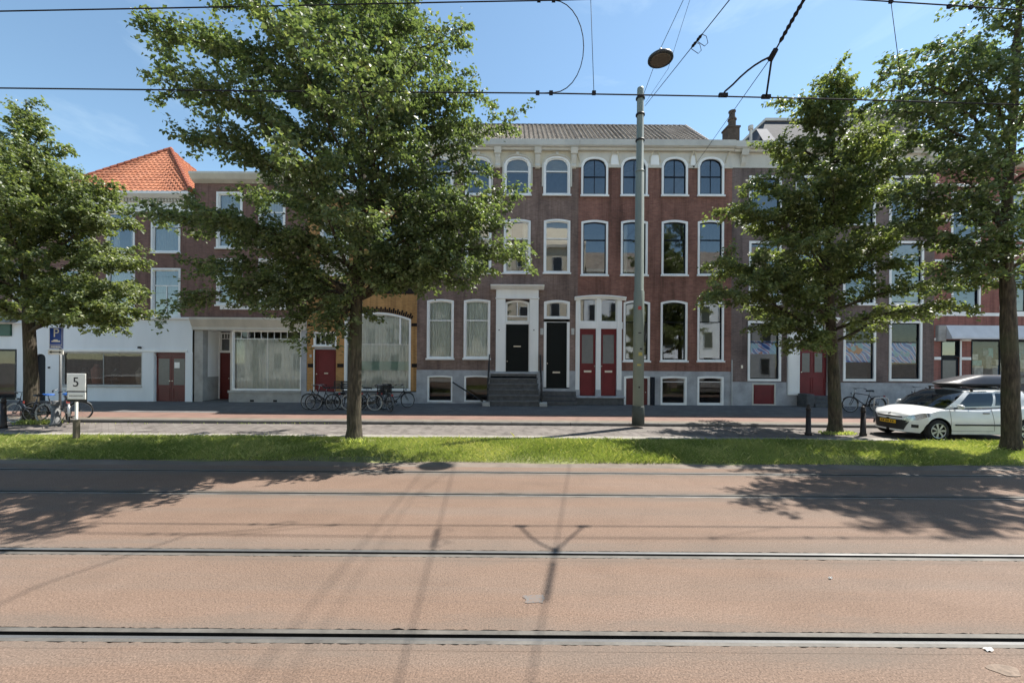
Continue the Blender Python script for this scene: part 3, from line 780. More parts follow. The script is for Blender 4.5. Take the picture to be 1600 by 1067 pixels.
# stoop
st = MB().box(PX(768), PX(839), YF-.30, YF-.032, zg, PZ(582)-.18).build('stoop', BLUESTONE, h, label='dark stone stoop of six steps')
zl = PZ(582); n = 6
for k in range(n):
    zt = zg+(zl-zg)*(k+1)/n; yf = YF-.30-.17*(n-1-k)
    xa, xb = PX(768-.9*(n-1-k)), PX(839+.7*(n-1-k))
    MB().bbox(xa-.03, xb+.03, yf-.03, YF-.17, zt-.06, zt, .012).build('step', STONE if k == n-1 else mat('worn_step', (0.13, 0.13, 0.132), .6, .3, 5), st)
    MB().box(xa, xb, yf, YF-.18, zt-(zl-zg)/n, zt-.062).build('riser', BLUESTONE, st)
for px in (762, 846):
    xc = PX(px, 628); MB().bbox(xc-.17, xc+.17, YF-1.28, YF-.9, zg, zg+.2, .03).build('foot_stone', STONE2, st)
for px, ph in ((765, 1), (843, -1)):
    xa = PX(px, 600)
    P = [(xa, YF-.1, zl+.85), (xa, YF-.35, zl+.85), (xa-.04*ph, YF-1.1, zg+.95), (xa-.04*ph, YF-1.14, zg+.02)]
    mb = MB().tube(P, .025, 6)
    for k in range(7):
        t = k/6; yk = YF-.15-.92*t; zt = zl+.83 if yk > YF-.36 else zl+.85+(zg+.95-zl-.85)*((YF-.35-yk)/.75)
        mb.tube([(xa, yk, zt), (xa, yk, max(zg+.02, zt-.82))], .012, 5)
    mb.build('railing', IRON, h)
mb = MB().tube([PW(708, 597)[0:1][0:1] and (PW(708, 597)[0], YF-.12, PW(708, 597)[1]), (PW(760, 624)[0], YF-.6, zg+.08)], .035, 6)
mb.build('slanting_guard_bar', IRON, h)
# second door
X0, X1, Z0, Z1 = door4; zt = PZ(507); zb = PZ(502.5)
mbf = MB()
f = arcz(X0, X1, Z1, .08); fi = arcz(X0+.10, X1-.10, Z1-.10, .07)
mbf.box(X0+.002, X0+.13, YF-.02, YF+.1, Z0+.06, zb); mbf.box(X1-.13, X1-.002, YF-.02, YF+.1, Z0+.06, zb)
mbf.box(X0+.002, X1-.002, YF-.022, YF+.1, zb+.001, zt+.0+.12)
mbf.build('door_frame', WHITE, h)
window(h, (X0, X1, zb+.14, Z1), .08, fw=.1, sill=False, transom=None, sw=.04, Y=YF)
door_leaf(h, (X0+.132, X1-.132, Z0-.02, zb), BLACKGREEN, YF+.06, [(.1, .9, .05, .26), (.1, .9, .42, .96)], slot=(.32, .68, .235, .26), knob=(.05, .38))
for k in range(3):
    zt = zg+.22*(k+1)-.02; yf = YF-.62+.2*k
    MB().bbox(X0-.12, X1+.3, yf, YF-.032, zt-.2 if k == 0 else zt-.218, zt, .012).build('door_step', BLUESTONE, h)
for px, py in ((846.5, 518), (895, 518)):
    a = RECT(px-2.4, px+2.4, py-5, py+5); MB().bbox(a[0], a[1], YF-.03, YF-.001, a[2], a[3]).build('number_plate', GREYPLATE, h)
# shared tile roof, this half
XRG = PW(1070, 197, 23.1)[0]
ze_, zr_ = zgu1+.03, PZ(197.5, 900, 23.1)
def front_roof(root, xa, xb):
    tile_sheet((xa, YF+.02, ze_), (xb, YF+.02, ze_), (xa, 23.1, zr_), (xb, 23.1, zr_), TILE_DARK, root)
    MB().quad((xa, 23.1, zr_), (xb, 23.1, zr_), (xb, 27, ze_), (xa, 27, ze_)).quad((xa, YF+.1, ze_-.02), (xb, YF+.1, ze_-.02), (xb, 23.1, zr_-.06), (xa, 23.1, zr_-.06)).build('roof_deck', SLATE, root)
    ridge(root, (xa, 23.1, zr_+.03), (xb, 23.1, zr_+.03), TILE_RIDGE)
front_roof(h, x0+.02, x1)
MB().poly([(x0+.02, YF+.1, ze_-.03), (x0+.02, 27, ze_-.03), (x0+.02, 23.1, zr_-.07)]).build('gable_wall', BR_GREY, h)

# ================================================================== red brick house with the double red doors (903-1143)
h, x0, x1 = house('brick_house', 'dark red brick house with pair of red doors and navy framed upper windows', 903, 1143)
zpl = PZ(580, 1060); zfr = PZ(263, 1020); zgu0, zgu1 = PZ(235, 1020), PZ(224, 1020)
cx4 = ((908, 950), (970, 1012), (1033.5, 1074.5), (1090, 1131))
top = [RECT(a, b, 246, 306.5) for a, b in cx4]; sec = [RECT(a, b, 344, 430.5) for a, b in cx4]
gnd = [RECT(a, b, 469.5, 564.5) for a, b in ((974, 1015.5), (1032, 1074), (1089.5, 1131))]
bas = [RECT(a, b, 587.5, 633) for a, b in ((1031.5, 1072.5), (1089, 1130))]
bdoor = RECT(974.5, 1015, 587, 635); dd = RECT(898+6, 970, 463, 621)
holes = [(*r, .40) for r in top]+[(*r, .085) for r in sec]+[(*r, .1) for r in gnd]+[(*r, .04) for r in bas]+[(*bdoor, .04), (*dd, .06)]
wall(h, 'wall', BR_RED, x0, x1, zpl, zfr, holes)
wall(h, 'frieze', CREAM2, x0, x1, zfr, zgu0+.02, holes, YF-.035)
wall(h, 'plinth', STONE, x0, x1, zg-.02, zpl, holes, YF-.03)
shell(h, x0, x1, zg, zgu1, [PZ(577), PZ(448), PZ(325)])
for r in top: window(h, r, .40, sash=NAVY, fw=.10, sw=.045, transom=.5, grid=(2, 1), topgrid=2, Y=YF-.03)
for i, r in enumerate(sec): window(h, r, .085, sash=NAVY, fw=.10, sw=.045, transom=.66, curtain=[None, 'open', None, None][i])
for i, r in enumerate(gnd): window(h, r, .1, sash=BLACKGREEN, fw=.10, sw=.04, transom=.66, curtain=['blind', None, 'blind'][i])
for r in bas: window(h, r, .04, sill=False, fw=.09, sw=.025, transom=.86, gl=GLASS2, Y=YF-.03)
MB().prism_x([(YF-.36, zgu0+.06), (YF-.36, zgu1), (YF+.05, zgu1), (YF+.05, zgu0), (YF-.30, zgu0)], x0+.004, x1-.004).build('gutter_cornice', ZINC, h)
MB().prism_x([(YF-.20, zgu0-.10), (YF-.24, zgu0-.002), (YF-.036, zgu0-.002), (YF-.036, zgu0-.10)], x0+.004, x1-.004).build('cornice_moulding', CREAM2, h)
for r in top:      # flared panel between window heads and gutter
    for sg, xx in ((-1, r[0]), (1, r[1])):
        P = [(xx+sg*.06, YF-.06, r[3]-.28), (xx+sg*.13, YF-.08, r[3]+.02), (xx+sg*.22, YF-.16, zgu0-.12)]
        MB().tube(P, [.028, .028, .03], 5).build('frieze_rib', CREAM, h)
for a, b2 in zip([r[1] for r in top][:-1], [r[0] for r in top][1:]):
    MB().bbox(a+.12, b2-.12, YF-.06, YF-.037, zfr+.12, zfr+.62, .02).build('frieze_panel', WHITE, h)
for a, b2 in [(r[1]+.01, q[0]-.01) for r, q in zip(top[:-1], top[1:])]+[(x0+.01, top[0][0]-.01), (top[-1][1]+.01, x1-.01)]:
    MB().bbox(a, b2, YF-.08, YF-.037, zfr-.02, zfr+.07, .012).build('frieze_base', CREAM2, h)
xc = PX(1160, 245)
# double red doors
X0, X1, Z0, Z1 = dd; Z0 = PZ(618, 935)
zt0, zt1 = PZ(513.5, 935), PZ(503, 935)
fr = MB()
for px0, px1 in ((899, 905.5), (931, 938.5), (963.5, 971)):
    a, b2 = PX(px0, 560), PX(px1, 560)
    fr.bbox(a, b2, YF-.05, YF+.12, PZ(609, 935), Z1-.12, .012)
fr.box(X0-.10, X1+.08, YF-.03, YF+.1, zt0, zt1)
dfr = fr.build('double_door_frame', WHITE, h)
for px0, px1 in ((898.5, 906), (930.5, 939), (963, 971.5)):
    a, b2 = PX(px0, 560), PX(px1, 560)
    MB().bbox(a, b2, YF-.06, YF+.12, Z0-.1, PZ(609.2, 935), .012).build('post_foot', STONE, dfr)
N = 14; pts = [(X0-.22+(X1-X0+.44)*i/N) for i in range(N+1)]
fa = arcz(X0-.22, X1+.22, Z1+.04, .09)
mb = MB()
for a, b2 in zip(pts, pts[1:]):
    mb.prism_y([(a, fa(a)-.17), (b2, fa(b2)-.17), (b2, fa(b2)-.07), (a, fa(a)-.07)], YF-.10, YF+.05)
    mb.prism_y([(a, fa(a)-.069), (b2, fa(b2)-.069), (b2, fa(b2)), (a, fa(a))], YF-.18, YF+.05)
mb.build('door_hood', WHITE, h)
for px0, px1 in ((905.6, 930.9), (938.6, 963.4)):
    a, b2 = PX(px0, 560), PX(px1, 560)
    window(h, (a, b2, zt1+.002, Z1-.10), .05, fw=.025, sw=.02, transom=None, sill=False, Y=YF+.02, curtain=None)
    door_leaf(h, (a, b2, Z0, zt0), RED, YF+.07, [(.1, .9, .05, .30), (.1, .9, .34, .44), (.1, .9, .46, .93)], slot=(.28, .75, .345, .375),
              knob=(.06 if px0 > 920 else .94, .44), glassp=[(.15, .85, .48, .91)])
MB().bbox(PX(897), PX(974), YF-.42, YF-.032, zg+.34, zg+.42, .02).build('threshold', STONE, h)
MB().bbox(PX(899), PX(973), YF-.36, YF-.034, zg, zg+.338, .01).build('threshold_base', BLUESTONE, h)
fr = MB(); X0, X1, Z0, Z1 = bdoor
fr = ring(MB(), outline(X0+.002, X1-.002, Z0, arcz(X0, X1, Z1, .04)), outline(X0+.1, X1-.1, Z0+.002, arcz(X0+.1, X1-.1, Z1-.1, .035)), YF-.05, YF+.08)
bd = fr.build('basement_door_frame', WHITE, h)
door_leaf(h, (X0+.1, X1-.1, Z0, Z1-.1), RED2, YF+.03, [(.12, .88, .1, .9)], name='basement_door', knob=(.9, .5))
a = RECT(1014.5, 1021, 589, 635); MB().bbox(a[0]+.03, a[1], YF-.22, YF-.034, a[2]+.06, a[3], .02).build('meter_box', NAVY, h)
mb = MB().tube([(PX(1142.2, 560), YF-.09, PZ(560)), (PX(1142.2, 600), YF-.09, zg+.02)], .028, 8); mb.build('downpipe', GREYPLATE, h)
front_roof(h, x0, XRG)
MB().poly([(XRG, YF+.1, ze_-.03), (XRG, 27, ze_-.03), (XRG, 23.1, zr_-.04)]).build('gable_wall', BR_GREY, h)
ridge(h, (XRG+.02, 23.1, zr_+.02), (XRG+.02, YF+.1, ze_+.05), TILE_RIDGE, .1)
# spandrel filling of the ornate rosette for the span wire
xx, zz = PW(1083, 262); MB().tube([(xx, YF, zz), (xx, YF-.1, zz)], [.10, .03], 10).build('wire_rosette', IRON, h)

# ================================================================== grey-brown house with the posters (1143-1460)
h, x0, x1 = house('brick_house', 'grey brown brick house with red panelled door and colourful posters in ground windows', 1143, 1460)
zpl = PZ(597.5, 1300); zgu0, zgu1 = PZ(238, 1300), PZ(227, 1300); zfr = PZ(264, 1300)
gnd = [RECT(a, b, 501.5, 595.5) for a, b in ((1168, 1220), (1317, 1368), (1388.5, 1440))]
one = [RECT(a, b, 377, 476) for a, b in ((1170, 1221), (1243, 1296), (1317, 1368), (1389, 1443))]
two = [RECT(a, b, 275, 352) for a, b in ((1170, 1221), (1243, 1296), (1317, 1368), (1389, 1443))]
dr = RECT(1248, 1292, 505, 618); hatch = RECT(1174.5, 1211, 599, 633)
holes = [(*r, 0) for r in gnd+one+two+[dr, hatch]]
wall(h, 'wall', BR_GREY, x0, x1, zpl, zfr, holes)
wall(h, 'plinth', STONE, x0, x1, zg-.02, zpl, holes, YF-.03)
wall(h, 'frieze', CREAM2, x0, x1, zfr, zgu0+.02, holes, YF-.035)
shell(h, x0, x1, zg, zgu1, [PZ(487), PZ(365)])
for i, r in enumerate(gnd): window(h, r, 0, sash=NAVY, fw=.11, sw=.045, transom=.66, sill=False, gl=GLASS2, setback=.01)
for i, r in enumerate(one): window(h, r, 0, sash=NAVY, fw=.11, sw=.05, transom=.72, sill=True, setback=.02, curtain='pale' if i == 3 else None)
for i, r in enumerate(two): window(h, r, 0, sash=NAVY, fw=.11, sw=.05, transom=.66, setback=.02)
MB().prism_x([(YF-.36, zgu0+.06), (YF-.36, zgu1), (YF+.05, zgu1), (YF+.05, zgu0), (YF-.30, zgu0)], x0+.004, x1-.004).build('gutter_cornice', ZINC, h)
MB().prism_x([(YF-.20, zgu0-.10), (YF-.24, zgu0-.002), (YF-.036, zgu0-.002), (YF-.036, zgu0-.10)], x0+.004, x1-.004).build('cornice_moulding', CREAM2, h)
for px in (1160, 1233, 1306, 1379, 1450):
    xc = PX(px, 245)
    MB().prism_x([(YF-.30, zgu0-.12), (YF-.33, zgu0-.02), (YF-.245, zgu0-.02), (YF-.245, zgu0-.30), (YF-.26, zgu0-.28)], xc-.17, xc+.17).build('bracket_head', CREAM2, h)
    MB().prism_x([(YF-.036, zgu0-.14), (YF-.2, zgu0-.14), (YF-.12, zgu0-.6), (YF-.036, zgu0-.75)], xc-.11, xc+.11).build('bracket', CREAM2, h)
X0, X1, Z0, Z1 = dr
for a, b2 in ((PX(1229.5, 560), X0-.002), (X1+.002, PX(1301.5, 560))):
    o = MB().bbox(a, b2, YF-.10, YF, Z0+.02, PZ(502, 1270), .015).build('pilaster', WHITE, h)
    mm = MB(); panel(mm, a+.06, b2-.06, Z0+.3, Z1-.2, YF-.101, .02, .01); mm.build('pilaster_panel', WHITE, o)
MB().prism_x([(YF-.12, Z1), (YF-.3, Z1+.16), (YF-.3, Z1+.26), (YF, Z1+.27), (YF, Z1)], PX(1224), PX(1306)).build('door_cornice', WHITE, h)
zt = PZ(529.5, 1270)
MB().box(X0, X1, YF-.01, YF+.1, zt-.04, zt+.06).build('door_transom', WHITE, h)
window(h, (X0, X1, zt+.062, Z1), 0, fw=.03, sw=.03, transom=None, sill=False, Y=YF+.02)
door_leaf(h, (X0+.002, X1-.002, Z0, zt-.042), RED, YF+.05, [(.06, .47, .05, .33), (.53, .94, .05, .33), (.1, .45, .4, .78), (.55, .9, .4, .78), (.1, .9, .83, .95)], knob=(.1, .42),
          glassp=[(.14, .41, .42, .76), (.59, .86, .42, .76)])
for k in range(3):
    zt = zg+.17*(k+1); yf = YF-.75+.24*k
    MB().bbox(PX(1258-2*k), PX(1301), yf, YF-.032, zt-.168, zt, .012).build('door_step', BLUESTONE, h)
MB().bbox(PX(1244.5, 628), PX(1256.5, 628), YF-.7, YF-.034, zg, zg+.62, .03).build('step_side_block', BLUESTONE, h)
X0, X1, Z0, Z1 = hatch
ring(MB(), [(X0+.002, Z0+.002), (X1-.002, Z0+.002), (X1-.002, Z1-.002), (X0+.002, Z1-.002)], [(X0+.06, Z0+.06), (X1-.06, Z0+.06), (X1-.06, Z1-.06), (X0+.06, Z1-.06)], YF-.05, YF+.06).build('hatch_frame', CREAM2, h)
door_leaf(h, (X0+.06, X1-.06, Z0+.06, Z1-.06), RED, YF-.01, [(.08, .92, .1, .9)], name='basement_hatch')
def poster_mat(i):
    m, n, l, b = nodes('poster_print_%s' % 'abc'[i]); p = pos(n, l)
    w = n.new('ShaderNodeTexWave'); w.inputs['Scale'].default_value = 1.7; w.inputs['Distortion'].default_value = 6.0; w.bands_direction = 'DIAGONAL'; w.inputs['Detail'].default_value = 1.0; w.inputs['Detail Scale'].default_value = 0.8
    l.new(p, w.inputs['Vector'])
    c = ramp(n, l, w.outputs['Fac'], [(0.0, (0.05, 0.11, 0.55)), (0.4, (0.12, 0.38, 0.80)), (0.6, (0.55, 0.70, 0.95)), (0.85, (0.55, 0.58, 0.9)), (1.0, (0.40, 0.18, 0.45))])
    v = noise(n, l, p, 1.6+.3*i, 2)
    c = mixc(n, l, ramp(n, l, v, [(0.56, (0,)*3), (0.60, (1,)*3)]), c, (0.52, 0.15, 0.06))
    v2 = noise(n, l, p, 2.2, 1)
    c = mixc(n, l, ramp(n, l, v2, [(0.55, (0,)*3), (0.6, (.85,)*3)]), c, (0.18, 0.52, 0.72))
    l.new(c, b.inputs['Base Color']); b.inputs['Roughness'].default_value = .5; return m
for i, (a, b2, c, d, txt) in enumerate(((1174, 1214, 533, 553, 1), (1322, 1362, 535, 566, 2), (1393, 1433, 535, 567, 3))):
    r = RECT(a, b2, c, d)
    o = MB().box(r[0], r[1], YF+.066, YF+.070, r[2], r[3]).build('window_poster', poster_mat(i), h)
# mansard roof, skylight, chimney, pipe
zr = PZ(190, 1200, 24.5)
xa, xb = PW(1180, 222, 21.5)[0], PW(1196, 190, 24.5)[0]
MB().poly([(xa, 21.5, zgu1), (x1, 21.5, zgu1), (x1, 24.5, zr), (xb, 24.5, zr)]).poly([(xa, 21.5, zgu1), (xb, 24.5, zr), (xb, 27, zr), (xa, 27, zgu1)]).poly([(xb, 24.5, zr), (x1, 24.5, zr), (x1, 27, zr), (xb, 27, zr)]).build('mansard_roof', SLATE, h)
MB().box(xb-.05, x1, 24.4, 27, zr, zr+.16).build('roof_edge', ZINC, h)
a = PW(1195, 205, 22.6)
mb = MB(); q = [(PW(1200, 213, 22.2)[0], 22.2), (PW(1222, 213, 22.2)[0], 22.2)]
mb.quad((q[0][0], 22.45, zgu1+(zr-zgu1)*.32), (q[1][0], 22.45, zgu1+(zr-zgu1)*.32), (q[1][0], 23.6, zgu1+(zr-zgu1)*.72), (q[0][0]+.15, 23.6, zgu1+(zr-zgu1)*.72))
mb.v = [(x, y-.06, z+.06) for x, y, z in mb.v]; mb.build('skylight', mat('skylight_glass', (.10, .11, .14), .7, .1, spec=.1), h)
ch = thing  # chimney
cx = PW(1142, 205, 22.5)[0]; zc0, zc1, zc2 = zgu1-.6, PZ(204, 1142, 22.5), PZ(189, 1142, 22.5)
CHB = mat('sooty_brick', (0.10, 0.075, 0.058), .9, .3, 6)
co = MB().box(cx-.32, cx+.32, 22.2, 22.8, zc0, zc1).box(cx-.36, cx+.36, 22.16, 22.84, zc1, zc1+.09).build('chimney', CHB, h)
MB().lathe([(.20, zc1+.09), (.19, zc2), (.24, zc2+.02), (.22, zc2+.1), (.16, zc2+.12), (.15, PZ(177, 1142, 22.5)), (.19, PZ(176, 1142, 22.5)), (.19, PZ(174, 1142, 22.5))], 10, (cx+.06, 22.5)).build('chimney_pot', CHB, co)
cx = PW(1173, 205, 22.0)[0]
MB().lathe([(.07, zgu1-.2), (.07, PZ(203, 1173, 22)), (.13, PZ(203, 1173, 22)), (.13, PZ(197, 1173, 22))], 10, (cx, 22.0)).build('flue_pipe', ZINC, h)
a = RECT(1137, 1140.5, 555, 561); a = PW(1159, 573); MB().bbox(a[0]-.05, a[0]+.05, YF-.03, YF-.001, a[1]-.08, a[1]+.08).build('bell_plate', BRASS, h)

# rear building seen above the roofs
hb = thing('rear_building', 'plain grey brown building rising behind the roofs between the two right trees', 'building', (PW(1375, 200, 31)[0], 33, -.1))
r = RECT(1318, 1432, 174, 640, 31)
MB().box(r[0], r[1], 31, 38, -.1, r[3]).build('wall', mat('rear_render', (0.24, 0.205, 0.175), .85, .15, 1.2, streak=True), hb)
MB().box(r[0]-.08, r[1]+.08, 30.9, 38.1, r[3], r[3]+.14).build('roof_edge', ZINC, hb)

# ================================================================== banded red house on the right (1460-)
h, x0, x1 = house('brick_house', 'bright red brick house with white stone bands and white shop awning at right', 1460, 1860)
zg = PAVE; zgu = PZ(262, 1540); zt_ = PZ(246, 1540); zsh = PZ(508, 1540)
one = [RECT(a, b, 408, 490) for a, b in ((1486, 1532), (1562, 1608), (1640, 1686), (1716, 1762))]
two = [RECT(a, b, 300, 378) for a, b in ((1486, 1532), (1562, 1608), (1640, 1686), (1716, 1762))]
sdoor = RECT(1470, 1499, 531, 637); shop = RECT(1517, 1700, 531, 625)
holes = [(*r, 0) for r in one+two+[sdoor, shop]]
wall(h, 'wall', BR_BRIGHT, x0, x1, zg-.02, zgu, holes)
shell(h, x0, x1, zg, zt_, [PZ(500), PZ(395)])
for r in one+two: window(h, r, 0, sash=NAVY, fw=.10, sw=.04, transom=.62, sill=False, curtain='half' if wr.random() < .5 else None)
zs = [(PZ(py, 1540), hh) for py, hh in ((491.5, .16), (437, .12), (408, .12), (385, .14), (345, .12), (318, .12), (290, .14))]
for z, hh in zs:
    segs = [x0+.004, x1-.004]; cut = sorted([(r[0], r[1]) for r in one+two if r[2]-.02 < z < r[3]+.02])
    xs = [x0+.004]
    for a, b2 in cut: xs += [a, b2]
    xs.append(x1-.004)
    for a, b2 in zip(xs[::2], xs[1::2]):
        if b2-a > .05: MB().bbox(a, b2, YF-.025, YF-.001, z-hh/2, z+hh/2, .008).build('stone_band', WHITE, h)
MB().prism_x([(YF-.36, zgu+.1), (YF-.36, zt_), (YF+.1, zt_), (YF+.1, zgu), (YF-.1, zgu)], x0+.004, x1).build('cornice', CREAM2, h)
AWN = mat('white_awning', (0.66, 0.67, 0.70), .75, .07, 2)
za, zb = PZ(509, 1540), PZ(531, 1540)
aw = MB().prism_x([(YF-.02, za), (YF-.02, zb+.02), (YF-.40, zb+.02), (YF-.40, zb+.10), (YF-.12, za)], PX(1474, 520), PX(1860, 520)).build('awning', AWN, h)
MB().bbox(PX(1461.5, 520), PX(1474, 520)-.002, YF-.16, YF-.001, zb-.1, za, .03).build('awning_console', STONE2, h)
window(h, (sdoor[0], sdoor[1], PZ(558, 1485), sdoor[3]), 0, fw=.05, sash=NAVY, frame=NAVY, sw=.05, transom=None, sill=False)
door_leaf(h, (sdoor[0], sdoor[1], sdoor[2], PZ(559, 1485)), NAVY, YF+.05, [(.1, .9, .05, .3)], glassp=[(.15, .85, .35, .95)], knob=(.1, .45))
MB().bbox(sdoor[1]+.002, sdoor[1]+.09, YF-.03, YF+.1, zg, sdoor[3], .01).build('door_post', WHITE, h)
for z in (PZ(560, 1480), PZ(530.5, 1480)):
    for a, b2 in ((x0+.01, sdoor[0]-.01), (sdoor[1]+.1, shop[0]-.01)): MB().bbox(a, b2, YF-.03, YF-.001, z-.07, z+.07, .01).build('stone_band', WHITE, h)
sw = window(h, shop, 0, fw=.05, sash=NAVY, frame=NAVY, sw=.05, transom=None, grid=(4, 1), sill=False, gl=GLASS2)
goods = [mat('shop_goods_'+n_, c, .6, .3, 5) for n_, c in (('white', (.7, .7, .7)), ('blue', (.08, .22, .45)), ('aqua', (.25, .5, .55)), ('red', (.45, .08, .07)), ('grey', (.3, .32, .34)))]
xx = shop[0]+.1
while xx < shop[1]-.2:
    w = wr.uniform(.12, .45); zz = shop[2]+.15
    while zz < shop[3]-.5:
        hh = wr.uniform(.25, .7)
        if wr.random() < .8: MB().bbox(xx, xx+w, YF+.3+wr.uniform(0, .4), YF+.75, zz, zz+hh-.02).build('display_panel', wr.choice(goods[:3]+goods[4:]+goods[:1]), h)
        zz += hh
    xx += w+wr.uniform(.0, .1)
# ================================================================== ochre brick house (480-652)
h, x0, x1 = house('ochre_house', 'ochre yellow brick house with arched shop window and dark red door behind the bicycles', 480, 652)
zg = PAVE; ztop = PZ(300, 560)
door = RECT(491.5, 525, 546, 612); trn = RECT(490, 526, 518.5, 540.5); arch = RECT(538, 642, 488, 611)
ups = [RECT(a, b, c, d) for a, b in ((500, 545), (585, 635)) for c, d in ((345, 430),)]
holes = [(*door, 0), (*trn, 0), (*arch, .32)]+[(*r, .06) for r in ups]
zpl = PZ(612, 600)
wall(h, 'wall', BR_OCHRE, x0, x1, zpl, ztop, holes)
wall(h, 'plinth', STONE, x0, x1, zg-.02, zpl, holes, YF-.04)
shell(h, x0, x1, zg, ztop, [PZ(470), PZ(345)])
for r in ups: window(h, r, .06, fw=.09, transom=.66, curtain='net')
MB().prism_x([(YF-.2, ztop-.25), (YF-.3, ztop), (YF+.1, ztop), (YF+.1, ztop-.3)], x0+.004, x1-.004).build('cornice', WHITE, h)
MB().bbox(x0+.004, x1-.004, YF-.02, YF+.05, zpl-.0+.002, zpl+.12, .008).build('brown_base_band', BR_DARK, h) if False else None
def dark_band(pxa, pxb, pya, pyb):
    r = RECT(pxa, pxb, pya, pyb); MB().bbox(r[0], r[1], YF-.018, YF-.001, r[2], r[3], .006).build('black_brick_band', BR_DARK, h)
for py in ((505, 510), (568, 574)):
    for xa, xb in ((481, 489.5), (527, 537), (643, 651.5)): dark_band(xa, xb, *py)
dark_band(481, 651.5, 450, 459)
dark_band(643, 651.5, 611, 613.5)
# dark arch of upright bricks, each its own piece
f = arcz(arch[0], arch[1], arch[3], .32); n = 34
for i in range(n):
    x = arch[0]-.06+(arch[1]-arch[0]+.12)*(i+.5)/n
    u = (x-(arch[0]+arch[1])/2)/((arch[1]-arch[0])/2); an = -u*.38
    hh = .17 if i % 2 else .26
    c, s = math.cos(an), math.sin(an); w = .038
    P = [(-w, 0), (w, 0), (w, hh), (-w, hh)]
    zb = f(max(arch[0], min(arch[1], x)))+.012
    MB().prism_y([(x+a*c-b2*s, zb+a*s+b2*c) for a, b2 in P], YF-.02, YF-.001).build('arch_brick', BR_DARK, h)
wa = window(h, arch, .32, fw=.09, sw=.03, transom=.60, grid=(1, 1), topgrid=1, sill=False, gl=GLASS2)
X0, X1, Z0, Z1 = arch
zt = Z0+.09+(Z1-Z0-.18)*.60
for px in (625, 556):
    xx = PX(px, 510); MB().box(xx-.04, xx+.04, YF+.02, YF+.1, zt, f(xx)-.12).build('top_mullion', WHITE, wa)
wavy(X0+.1, X1-.1, Z0+.1, Z1-.1, YF+.24, .045, .19).build('curtain', NET, wa, True)
MB().box(X0+.14, X1-.14, YF+.1, YF+.104, PZ(580), PZ(566)).build('frosted_film', mat('pale_green_film', (0.42, 0.58, 0.55), .5, .05), wa)
MB().bbox(X0-.05, X1+.05, YF-.1, YF-.042, Z0-.06, Z0+.02, .01).build('sill', BLUESTONE, wa)
wt = window(h, trn, 0, fw=.06, sw=.03, transom=None, grid=(4, 1), sill=True)
door_leaf(h, door, RED, YF+.08, [(.1, .9, .06, .40), (.1, .9, .46, .94)], slot=(.42, .6, .42, .45), knob=(.08, .42))
MB().box(door[0], door[1], YF-.02, YF+.1, door[3]-.001, trn[2]-.06).build('lintel', STONE, h)
for a, b2 in ((door[0]-.05, door[0]-.002), ): MB().box(a, b2, YF-.02, YF+.08, zpl, door[3]).build('door_frame', WHITE, h)
MB().bbox(door[0]-.08, door[1]+.08, YF-.24, YF-.042, zg, zg+.16, .01).build('door_step', BLUESTONE, h)
xx, zz = PW(485.5, 556); MB().bbox(xx-.05, xx+.05, YF-.03, YF-.001, zz-.07, zz+.07, .01).build('number_plate', GREYPLATE, h)

# ================================================================== house with curtained shop window (303-480)
h, x0, x1 = house('brick_house', 'brick house with curtained shop window and recessed doorway behind the middle tree', 303, 480)
ztop = PZ(274, 390); zf0, zf1 = PZ(516, 390), PZ(497, 390)
ups = [RECT(a, b, c, d) for a, b in ((338, 379), (404, 446)) for c, d in ((300, 388), (404, 477))]
wall(h, 'wall', BR_B1, x0, x1, zf1, ztop, [(*r, 0) for r in ups])
for r in ups: window(h, r, 0, fw=.10, transom=.66, curtain='net')
MB().bbox(PX(345), PX(452), YF-.06, YF-.001, PZ(484, 390), PZ(478.6, 390), .01).build('sill_band', WHITE, h)
MB().prism_x([(YF-.25, ztop-.3), (YF-.4, ztop-.1), (YF-.4, ztop), (YF+.1, ztop), (YF+.1, ztop-.42), (YF-.04, ztop-.42)], x0+.004, x1-.004).build('cornice', CREAM2, h)
MB().prism_x([(YF-.12, zf0), (YF-.12, zf0+.14), (YF-.30, zf1-.1), (YF-.30, zf1), (YF, zf1+.02), (YF, zf0)], x0+.004, x1-.004).build('shop_fascia', CREAM2, h)
shell(h, x0, x1, zg, ztop, [PZ(490), PZ(395)], Y=YF+1.2)
MB().quad((x0, YF+1.2, zf0), (x1, YF+1.2, zf0), (x1, YF, zf0), (x0, YF, zf0)).build('porch_ceiling', WHITE, h)
MB().quad((x0+.01, YF+.24, ztop), (x1-.01, YF+.24, ztop), (x1-.01, YF+1.5, ztop), (x0+.01, YF+1.5, ztop)).build('roof_deck', SLATE, h)
a = RECT(304, 317.5, 516, 628); MB().bbox(a[0], a[1], YF-.03, YF+.3, zg, zf0, .012).build('corner_pier', STONE2, h)
a2 = PX(318, 570)
MB().box(a[0], a[1]-.02, YF+.301, YF+1.2, zg+1.2, zf0-.003).build('porch_side_wall', WHITE, h)
MB().box(a[0], a[1]-.02, YF+.301, YF+1.2, zg, zg+1.2).build('porch_tile_dado', STONE2, h)
win = RECT(363, 471, 517, 611); 
bx0, bx1 = win[0]-.02, win[1]+.02
MB().box(bx0-.1, bx1, YF-.06, YF+.3, zg, PZ(614, 415)).build('stall_riser', STONE2, h)
MB().bbox(bx0-.14, bx1, YF-.10, YF-.061, PZ(614, 415), PZ(610, 415), .01).build('riser_cap', STONE2, h)
W = window(h, (win[0], win[1], PZ(610, 415), zf0-.002), 0, fw=.05, sw=.03, transom=.875, grid=(2, 1), topgrid=10, sill=False, gl=GLASS2, setback=.02)
wavy(win[0]+.05, win[1]-.05, PZ(609, 415), PZ(528, 415), YF+.26, .045, .2).build('curtain', NET, W, True)
